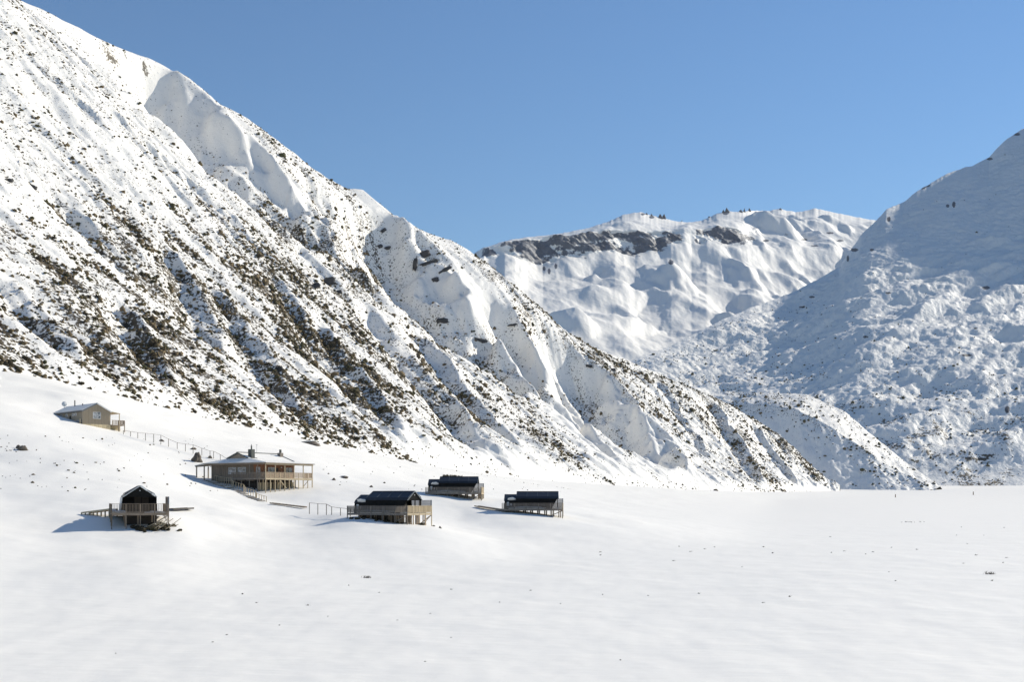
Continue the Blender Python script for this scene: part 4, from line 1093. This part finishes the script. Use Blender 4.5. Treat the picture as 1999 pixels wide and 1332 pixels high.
hutB = hut(795, 1003.0, 183, (1, -1), math.atan2(-.55, .83) + .08, 11.0, "dark hut with open gabled porch and slatted deck, reached by a short handrail", seed=2, under=(-4.8, .6))
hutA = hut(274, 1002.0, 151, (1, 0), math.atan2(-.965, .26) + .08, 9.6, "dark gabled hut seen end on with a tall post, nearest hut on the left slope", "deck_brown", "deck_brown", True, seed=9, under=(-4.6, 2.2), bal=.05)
hutC = hut(885, 962.5, 251, (0, -1), math.atan2(-.10, .995) + .045, 11.4, "long dark hut behind the middle hut with bushes at its back", seed=4)
hutD = hut(1039, 994.5, 232, (0, -1), math.atan2(-.06, .998), 11.4, "long dark hut on stilts standing farthest right on the plain's edge", seed=6)

# brush and twigs under the front of the left hut
br = empty("brush_heap", (0, 0, 0)); c_ = ray_ground(296, 1036, 120, 175); br.location = c_; tag(br, "tangled green brown brush under the deck of the left hut", "brush")
for i in range(34):
    dx, dy = rng.normal(0, 1.25), rng.normal(.8, 1.2); s_ = rng.uniform(.25, .6)
    mesh_obj("brush_clump", SHM[i % 8], br, (dx, dy, gz1(c_.x + dx, c_.y + dy) - c_.z), (0, 0, rng.uniform(0, 6)), (s_, s_, s_ * rng.uniform(.6, 1.3)))
for i in range(8):
    dx = -1.5 + i * .45; bar("branch", br, (dx, .2 + rng.normal(0, .3), .1), (dx + 1.9, .3 + rng.normal(0, .4), 1.0 + rng.uniform(-.5, .6)), .07, .07, "timber")
br2 = empty("brush_heap", ray_ground(785, 1024, 150, 215)); c_ = br2.location; tag(br2, "dark scrub and sticks under the stilts of the middle hut", "brush")
for i in range(30):
    dx, dy = rng.uniform(-8, 4.5), rng.uniform(.6, 4.0); s_ = rng.uniform(.15, .42)
    mesh_obj("brush_clump", SHM[i % 8], br2, (dx, dy, gz1(c_.x + dx, c_.y + dy) - c_.z), (0, 0, rng.uniform(0, 6)), (s_ * 1.2, s_, s_))

# ------------------------------------------------------------------ the lodge
lo = empty("lodge", P(518.4, 933.0, 240), math.radians(57.0)); tag(lo, "large timber lodge with snowy roof, two chimneys and a verandah on posts", "lodge")
EZ = 2.95
box("deck", lo, (6.75, 1.3, -.08), (13.5, 2.6, .16), "deck_brown"); box("deck", lo, (.75, 6.2, -.08), (1.5, 7.1, .16), "deck_brown")
box("fascia_board", lo, (6.75, -.03, -.2), (13.56, .06, .36), "timber"); box("fascia_board", lo, (-.03, 4.9, -.2), (.06, 9.7, .36), "lodge_wall"); box("fascia_board", lo, (13.5, 1.3, -.2), (.06, 2.6, .36), "grey_timber")
for i, x in enumerate(np.linspace(.06, 13.44, 6)):
    post("verandah_post", lo, x, .05, EZ - .2, "timber", .15)
xs_ = np.linspace(.06, 13.44, 6)
for a, b_ in zip(xs_[:-1], xs_[1:]): post("post", lo, (a + b_) / 2, .05, 1.05, "timber", .12)
for y in (2.2, 4.4, 6.6, 8.8): post("post", lo, .05, y, EZ - .2 if y < 5 else 1.05, "lodge_wall" if y > 5 else "grey_timber", .13)
def balustrade(par, p, q, pitch, mat, h=1.08):
    p, q = Vector(p), Vector(q); L = (q - p).length; yaw = math.atan2((q - p).y, (q - p).x)
    rl = sub_empty("railing", par)
    bar("top_rail", rl, (p.x, p.y, h), (q.x, q.y, h), .13, .07, mat); bar("bottom_rail", rl, (p.x, p.y, .1), (q.x, q.y, .1), .05, .06, mat)
    m_ = int(L / pitch)
    for i in range(1, m_):
        c = p.lerp(q, i / m_); box("baluster", rl, (c.x, c.y, .58), (pitch * .55, .035, .92), mat, yaw)
balustrade(lo, (0.05, .05, 0), (13.45, .05, 0), .17, "tan_rail"); balustrade(lo, (.05, .05, 0), (.05, 9.6, 0), .19, "lodge_wall"); balustrade(lo, (13.45, .05, 0), (13.45, 2.6, 0), .17, "grey_timber")
# walls
BX0, BX1, BY0, BY1, WZ = 1.6, 10.9, 2.6, 16.7, 2.95
def wallbox(name, x0, x1, y0, y1, z0, z1, mat): return box(name, lo, ((x0 + x1) / 2, (y0 + y1) / 2, (z0 + z1) / 2), (abs(x1 - x0), abs(y1 - y0), z1 - z0), mat)
wallbox("wall", BX0, BX0 + .12, 4.82, BY1, -.6, WZ, "lodge_wall")
wallbox("wall", BX0, BX0 + .12, BY0, 4.80, -.3, WZ, "cedar")
wallbox("wall", BX0 + .14, BX1, BY0, BY0 + .12, -.3, WZ, "cedar")
wallbox("wall", BX1 - .12, BX1, BY0 + .14, BY1, -.3, WZ, "cedar"); wallbox("wall", BX0 + .14, BX1 - .14, BY1 - .12, BY1, -.6, WZ, "lodge_wall")
for y in np.arange(5.0, 16.6, .55): box("batten", lo, (BX0 - .02, y, 1.2), (.04, .06, 3.4), "lodge_wall")
def window(par, c, n_axis, w, h, mull=1, mat="white"):
    """n_axis 'x': set in a wall facing -x; 'y': facing -y; 'f': facing +x"""
    cx, cy, cz = c
    if n_axis == 'y':
        f = box("window", par, (cx, cy, cz), (w, .06, h), "glass")
        for s_ in (-1, 1): under_part(box("window_frame", par, (cx + s_ * w / 2, cy - .02, cz), (.09, .1, h + .09), mat), f); under_part(box("window_frame", par, (cx, cy - .02, cz + s_ * h / 2), (w, .1, .09), mat), f)
        for k_ in range(mull): under_part(box("mullion", par, (cx - w / 2 + w * (k_ + 1) / (mull + 1), cy - .025, cz), (.06, .08, h), mat), f)
    else:
        sg = -1 if n_axis == 'x' else 1
        f = box("window", par, (cx, cy, cz), (.06, w, h), "glass")
        for s_ in (-1, 1): under_part(box("window_frame", par, (cx + sg * .02, cy + s_ * w / 2, cz), (.1, .09, h + .09), mat), f); under_part(box("window_frame", par, (cx + sg * .02, cy, cz + s_ * h / 2), (.1, w, .09), mat), f)
        for k_ in range(mull): under_part(box("mullion", par, (cx + sg * .025, cy - w / 2 + w * (k_ + 1) / (mull + 1), cz), (.08, .06, h), mat), f)
window(lo, (BX0 - .02, 10.7, 1.5), 'x', 2.0, 1.25, 1); window(lo, (BX0 - .02, 8.0, 1.5), 'x', 2.1, 1.25, 1)
window(lo, (BX0 - .02, 3.5, 1.1), 'x', .95, 2.0, 0)
window(lo, (4.2, BY0 - .02, 1.45), 'y', 1.7, 1.3, 1); window(lo, (9.3, BY0 - .02, 1.45), 'y', 1.7, 1.3, 1)
box("door", lo, (5.75, BY0 - .02, 1.02), (.9, .06, 2.05), "dark_brown"); box("wall_lamp", lo, (7.0, BY0 - .1, 2.15), (.28, .16, .2), "white")
# under the floor
wallbox("underfloor_block", BX0 + .3, BX1 - .2, BY0 + .5, BY1 - .3, -3.6, -.35, "dark_brown")
for i in range(10):
    x = .75 + i * 1.02; g_ = world_g(lo, x, 2.3)
    box("base_panel", lo, (x, 2.3, (g_ - .3 - 1.15) / 2), (.66 if i else .9, .05, 1.15 * 2 * .5 + abs(g_ + 1.15) * .5 + .3), "pale_board")
for i in range(11): post("pile", lo, .35 + i * 1.02, 2.0, -.2, "timber" if i % 2 else "deck_brown", .14)
for y in (4.0, 6.5, 9.0): post("pile", lo, 1.0, y, -.2, "dark_brown", .18)
g_ = world_g(lo, 13.4, 0)
bar("brace", lo, (12.4, .05, -.3), (10.9, .05, g_ * .85), .06, .12, "grey_timber"); bar("brace", lo, (4.1, .05, -.5), (5.9, .05, world_g(lo, 5.9, 0) * .8), .06, .12, "timber")
# roof
EA, EB, EC, ED = (-.25, -.25, EZ), (13.75, -.25, EZ), (13.75, 17.0, EZ), (-.25, 17.0, EZ)
G1, G2, AP, RE = (2.2, 6.7, 3.95), (2.2, 12.5, 3.95), (1.9, 9.6, 5.1), (13.0, 9.6, 5.1)
L1, L2 = (2.2, 4.8, 3.42), (13.3, 4.8, 3.42)
Lb1, Lb2 = (2.2, 14.4, 3.42), (13.3, 14.4, 3.42)
def up(pts, dz_): return [(p[0], p[1], p[2] + dz_) for p in pts]
roofs = [("roof_plane", [ED, EA, G1, G2]), ("roof_plane", [EA, EB, (13.75, 4.8, 3.40), (2.2, 4.8, 3.40)]), ("roof_plane", [EA, (2.2, 4.8, 3.40), G1]), ("roof_plane", [(1.9, 6.7, 3.97), (13.1, 4.8, 3.42), (13.1, 9.6, 5.1), AP]), ("roof_plane", [(2.0, 4.8, 3.42), (13.1, 4.8, 3.42), (1.9, 6.7, 3.97)]),
         ("roof_plane", [AP, (13.1, 9.6, 5.1), (13.1, 14.4, 3.42), (1.9, 12.5, 3.97)]), ("roof_plane", [(13.75, 14.4, 3.4), EC, ED, (2.2, 14.4, 3.4)]), ("roof_plane", [G2, (2.2, 14.4, 3.4), ED])]
for k_, (n_, pts) in enumerate(roofs):
    v0_, v1_, v2_ = Vector(pts[0]), Vector(pts[1]), Vector(pts[2])
    if (v1_ - v0_).cross(v2_ - v0_).z < 0: pts = pts[::-1]
    rp = slab(n_, lo, pts, .09, "steel")
    cen = sum((Vector(p) for p in pts), Vector()) / len(pts)
    ins = [tuple(cen + (Vector(p) - cen) * .988 + Vector((0, 0, .10))) for p in pts]
    slab("roof_snow", rp, ins, .085, "snow")
slab("gable_wall", lo, [(2.25, 6.75, 3.93), (2.25, 12.45, 3.93), (2.25, 9.6, 5.02)], .1, "lodge_wall")
bar("ridge_cap", lo, (1.8, 9.6, 5.24), (13.1, 9.6, 5.24), .38, .12, "green_steel")
bar("verge_trim", lo, (13.15, 9.6, 5.2), (13.15, 4.8, 3.52), .3, .16, "green_steel"); bar("verge_trim", lo, (1.84, 9.6, 5.16), (1.84, 6.6, 4.02), .12, .14, "green_steel"); bar("verge_trim", lo, (1.84, 9.6, 5.16), (1.84, 12.6, 4.02), .12, .14, "green_steel")
bar("gutter", lo, (-.3, -.33, EZ - .06), (13.8, -.33, EZ - .06), .14, .14, "grey_timber"); bar("eave_board", lo, (-.1, -.06, EZ - .27), (13.6, -.06, EZ - .27), .06, .26, "timber")
bar("gutter", lo, (-.33, -.3, EZ - .06), (-.33, 17.0, EZ - .06), .14, .14, "lodge_wall"); bar("eave_board", lo, (.0, .1, EZ - .25), (.0, 17.0, EZ - .25), .06, .22, "lodge_wall")
box("soffit", lo, (6.7, 1.2, EZ - .11), (13.3, 2.7, .04), "cedar"); box("soffit", lo, (.75, 9.7, EZ - .11), (1.5, 14.2, .04), "lodge_wall")
# carport
slab("carport_roof", lo, [(-.25, 17.02, EZ + .02), (5.4, 17.02, EZ + .5), (5.4, 19.6, EZ + .1), (-.25, 19.6, EZ - .38)], .12, "steel")
slab("roof_snow", lo, [(-.2, 17.02, EZ + .13), (5.35, 17.02, EZ + .61), (5.35, 19.5, EZ + .21), (-.2, 19.5, EZ - .27)], .1, "snow")
for x, y in ((.05, 19.3), (3.2, 19.3), (.05, 17.1)): post("carport_post", lo, x, y, EZ - .45, "lodge_wall", .18)
bar("eave_board", lo, (-.12, 19.45, EZ - .5), (5.3, 19.45, EZ - .1), .08, .26, "lodge_wall")
# chimneys
ch = box("chimney", lo, (3.35, 7.15, 4.75), (.95, .95, 2.1), "green_steel"); under_part(box("flue", lo, (3.35, 7.15, 6.15), (.2, .2, .75), "green_steel"), ch); under_part(box("flue_tip", lo, (3.35, 7.15, 6.62), (.10, .10, .4), "steel"), ch); slab("flashing", lo, [(2.6, 6.35, 4.02), (4.3, 6.35, 4.0), (4.3, 6.6, 4.12), (2.6, 6.6, 4.12)], .04, "green_steel")
ch = box("chimney", lo, (12.6, 8.1, 4.95), (.85, .85, .85), "grey_timber"); under_part(box("flue", lo, (12.6, 8.1, 5.7), (.34, .34, .75), "green_steel"), ch)
bar("aerial", lo, (7.3, 9.6, 5.2), (7.3, 9.6, 7.0), .04, .04, "steel"); bar("aerial", lo, (7.0, 9.6, 6.9), (7.6, 9.6, 6.9), .05, .05, "steel")

# ------------------------------------------------------------------ the house up the slope
ho = empty("brown_house", P(161, 827, 290), math.atan2(-.91, .42) + math.radians(19.2)); tag(ho, "small taupe weatherboard house with a white window, highest on the left slope", "house")
W = 7.0; HE, HA = 3.05, 4.9
slab("gable_wall", ho, [(0, 0, -.05), (0, W, -.05), (0, W, HE - .05), (0, W / 2, HA - .08), (0, 0, HE - .05)], .12, "house_wall")
for i in range(1, 19):
    y = W * i / 19.0; top_ = HE - .1 + (HA - HE) * (1 - abs(y - W / 2) / (W / 2))
    if 2.5 < y < 4.6:
        box("batten", ho, (.03, y, .62), (.05, .06, 1.2), "house_wall"); box("batten", ho, (.03, y, (2.9 + top_) / 2), (.05, .06, top_ - 2.9), "house_wall")
    else: box("batten", ho, (.03, y, top_ / 2), (.05, .06, top_), "house_wall")
window(ho, (.02, 3.55, 2.03), 'f', 1.85, 1.5, 1)
box("wall", ho, (-8.1, .06, 1.45), (15.9, .12, 3.0), "house_wall"); box("wall", ho, (-8.1, W - .06, 1.45), (15.9, .12, 3.0), "house_wall"); box("wall", ho, (-16.0, W / 2, 1.45), (.12, W - .26, 3.0), "house_wall")
slab("gable_wall", ho, [(-15.94, 0, 2.96), (-15.94, W, 2.96), (-15.94, W / 2, HA - .1)], .12, "house_wall")
for x in (-3.6, -5.0, -8.5, -11.5): window(ho, (x, -.02, 2.3), 'y', .9, .55, 0)
box("door", ho, (-6.6, -.02, 1.1), (.9, .05, 2.0), "dark_brown")
for i in range(7):
    y0_ = W * i / 7; y1_ = W * (i + 1) / 7; box("base_board", ho, (-.03, (y0_ + y1_) / 2, -1.25), (.06, y1_ - y0_ - .03, 2.36), "pale_board")
box("base_board", ho, (-1.5, W + 1.7, -1.3), (.08, 3.0, 2.2), "pale_board")
ov = .35
slab("roof_plane", ho, [(.3, -ov, HE - .18), (.3, W / 2, HA + .02), (-16.3, W / 2, HA + .02), (-16.3, -ov, HE - .18)][::-1], .1, "steel")
slab("roof_plane", ho, [(.3, W / 2, HA + .02), (.3, W + .1, HE - .03), (-16.3, W + .1, HE - .03), (-16.3, W / 2, HA + .02)][::-1], .1, "steel")
slab("roof_snow", ho, [(.2, -ov + .25, HE - .04 + .13), (.2, W / 2 - .15, HA + .02), (-16.2, W / 2 - .15, HA + .02), (-16.2, -ov + .25, HE + .09)][::-1], .09, "snow")
slab("roof_snow", ho, [(.15, W / 2 + .12, HA + .04), (.15, W, HE + .06), (-16.2, W, HE + .06), (-16.2, W / 2 + .12, HA + .04)][::-1], .09, "snow")
slab("porch_roof", ho, [(.25, W + .05, HE - .02), (.25, W + 2.35, HE - .38), (-6, W + 2.35, HE - .38), (-6, W + .05, HE - .02)][::-1], .1, "timber")
bar("barge_board", ho, (.33, -ov, HE - .26), (.33, W / 2, HA - .06), .06, .2, "steel"); bar("barge_board", ho, (.33, W / 2, HA - .06), (.33, W + .1, HE - .1), .06, .2, "white")
bar("ridge_cap", ho, (.3, W / 2, HA + .08), (-16.3, W / 2, HA + .08), .3, .06, "steel"); bar("gutter", ho, (.3, -ov, HE - .25), (-16.3, -ov, HE - .25), .13, .13, "green_steel")
post("porch_post", ho, .1, W + 2.2, HE - .35, "timber", .16)
box("deck", ho, (-1.6, W + 1.8, -.1), (3.6, 3.5, .16), "deck_brown")
for y in (W + 2.0, W + 3.5): post("post", ho, .15, y, 1.05, "deck_brown", .16); post("post", ho, -3.2, y, 1.05, "deck_brown", .14)
balustrade(ho, (.15, W + .1, 0), (.15, W + 3.5, 0), .34, "deck_brown"); balustrade(ho, (.15, W + 3.5, 0), (-3.2, W + 3.5, 0), .34, "deck_brown")
bar("flue", ho, (-10.5, W / 2 - .6, 4.4), (-10.5, W / 2 - .6, 6.2), .2, .2, "green_steel"); bar("flue", ho, (-6.0, W / 2 - .7, 4.4), (-6.0, W / 2 - .7, 5.2), .16, .16, "green_steel")
bar("dish_pole", ho, (-15.6, W / 2 - 1.0, 4.2), (-15.6, W / 2 - 1.0, 5.6), .08, .08, "steel")
bm_ = bmesh.new(); bmesh.ops.create_cone(bm_, segments=20, radius1=.62, radius2=.08, depth=.2, cap_ends=True); dme = bpy.data.meshes.new("dish"); bm_.to_mesh(dme); bm_.free(); dme.materials.append(M["white"])
mesh_obj("dish", dme, ho, (-15.5, W / 2 - 1.0, 5.6), (.3, math.radians(80), 0))
box("meter_box", ho, (-1.2, -.35, .55), (1.6, .6, .6), "steel"); box("post", ho, (-.2, -.5, .55), (.14, .14, 1.1), "pale_board")

# ------------------------------------------------------------------ handrails, stairway, boardwalks
def handrail(name, label, cat, pts, group, mat="grey_timber", h=1.05, mid=False, extra=1):
    P3 = [P(*q) for q in pts]
    r_ = empty(name, (P3[0].x, P3[0].y, gz1(P3[0].x, P3[0].y))); tag(r_, label, cat, group)
    o = r_.location
    for a, b_ in zip(P3[:-1], P3[1:]):
        bar("top_rail", r_, a - o, b_ - o, .08, .06, mat)
        if mid: bar("mid_rail", r_, a - o - Vector((0, 0, .5)), b_ - o - Vector((0, 0, .5)), .07, .07, mat)
    for i, a in enumerate(P3):
        lst = [a] if i == len(P3) - 1 else [a.lerp(P3[i + 1], k_ / extra) for k_ in range(extra)]
        for q in lst:
            g_ = gz1(q.x, q.y) - .25; g_ = min(g_, q.z - .55)
            box("post", r_, (q.x - o.x, q.y - o.y, (q.z + g_) / 2 - o.z), (.11, .11, q.z - g_), mat)
    return r_
zoomed = [(905, 405), (975, 415), (1045, 425), (1120, 432), (1200, 440), (1270, 450), (1345, 488), (1430, 525), (1510, 537), (1585, 545), (1670, 578), (1750, 605), (1785, 608), (1850, 640), (1915, 682)]
handrail("path_fence", "long thin post and rail fence running from the house down to the lodge", "fence", [(60 + x / 5, 760 + y / 5, 288 - 14 * i / 14) for i, (x, y) in enumerate(zoomed)], "path railings")
handrail("path_fence", "short post and rail handrail leading to the middle hut's deck", "fence", [(604, 982.4, 206), (620.5, 984, 203), (637.3, 984.8, 200.5), (647.5, 990.4, 198.5), (664.8, 992.5, 195.5), (684, 994.4, 192)], "path railings")
st = [(430, 655), (510, 670), (590, 685), (690, 700), (790, 715), (840, 785), (950, 815), (1060, 850), (1110, 925), (1215, 955), (1320, 985), (1345, 1045), (1450, 1080), (1554, 1110)]
sp_ = [(380 + x / 11.1, 870 + y / 11.1, 250 - 24 * i / 13) for i, (x, y) in enumerate(st)]
sr = handrail("stairway", "timber stairway with stepped handrail descending past the lodge's shaded side", "stairway", sp_, None, "timber", extra=2)
for i in range(22):
    k_ = i / 21 * (len(sp_) - 1); j = min(int(k_), len(sp_) - 2); a = P(*sp_[j]).lerp(P(*sp_[j + 1]), k_ - j)
    x, y = a.x - .85, a.y - .55
    g_ = gz1(x, y) + .12
    td = box("tread", sr, (x - sr.location.x, y - sr.location.y, g_ - sr.location.z), (1.5, .5, .12), "deck_brown", .5)
    if i % 3: under_part(box("tread_snow", sr, (x - sr.location.x, y - sr.location.y, g_ - sr.location.z + .10), (1.3, .42, .08), "snow", .5), td)

def boardwalk(label, p, q, w, mat, lift=.25, posts=True, n=8):
    a, b_ = P(*p), P(*q)
    if not posts:
        a = ray_ground(p[0], p[1], 100, 400); b_ = ray_ground(q[0], q[1], 100, 400); a.z += lift; b_.z += lift
    d = (b_ - a); yaw = math.atan2(d.y, d.x); Ld = d.length
    r_ = empty("boardwalk", (a.x, a.y, a.z), yaw); tag(r_, label, "boardwalk", "boardwalks between the huts")
    for sy in (-.5, .5): bar("edge_board", r_, (0, sy * w, 0), (math.hypot(d.x, d.y), sy * w, d.z), .06, .22, mat)
    for i in range(n):
        x0_ = math.hypot(d.x, d.y) * (i + .5) / n; box("deck_board", r_, (x0_, 0, d.z * (i + .5) / n + .06), (math.hypot(d.x, d.y) / n * .94, w - .08, .05), mat)
    if posts:
        for i in range(n + 1):
            x0_ = math.hypot(d.x, d.y) * i / n
            for sy in (-.45, .45): post("post", r_, x0_, sy * w, d.z * i / n, mat, .14)
    return r_
boardwalk("sunlit timber walkway on stumps to the left of the nearest hut", (167, 1002, 162), (221, 995, 158), 1.3, "timber", n=7)
boardwalk("dark plank path running off right of the nearest left hut", (331, 998.5, 159), (372, 996, 166), 1.0, "dark_brown", n=5, posts=False)
boardwalk("dark plank edge lying on the snow below the lodge", (529, 985.5, 224), (597, 993.5, 209), 1.0, "deck_brown", n=10, posts=False)
boardwalk("dark plank path reaching the farthest right hut", (930, 991, 246), (982, 999, 236), 1.0, "deck_brown", n=8, posts=False)
for x, y, lb in ((1748, 972, "thin dark marker stake on the far plain, nearer the left hillside"), (1900, 967, "thin dark marker stake on the far plain, nearer the right edge")):
    p = ray_ground(x, y, 200, 1800); hgt = 6.5 * p.y / F
    r_ = empty("marker_stake", p); tag(r_, lb, "stake", "marker stakes on the plain")
    box("stake", r_, (0, 0, hgt / 2), (.35 * p.y / 600, .35 * p.y / 600, hgt), "deck_brown")
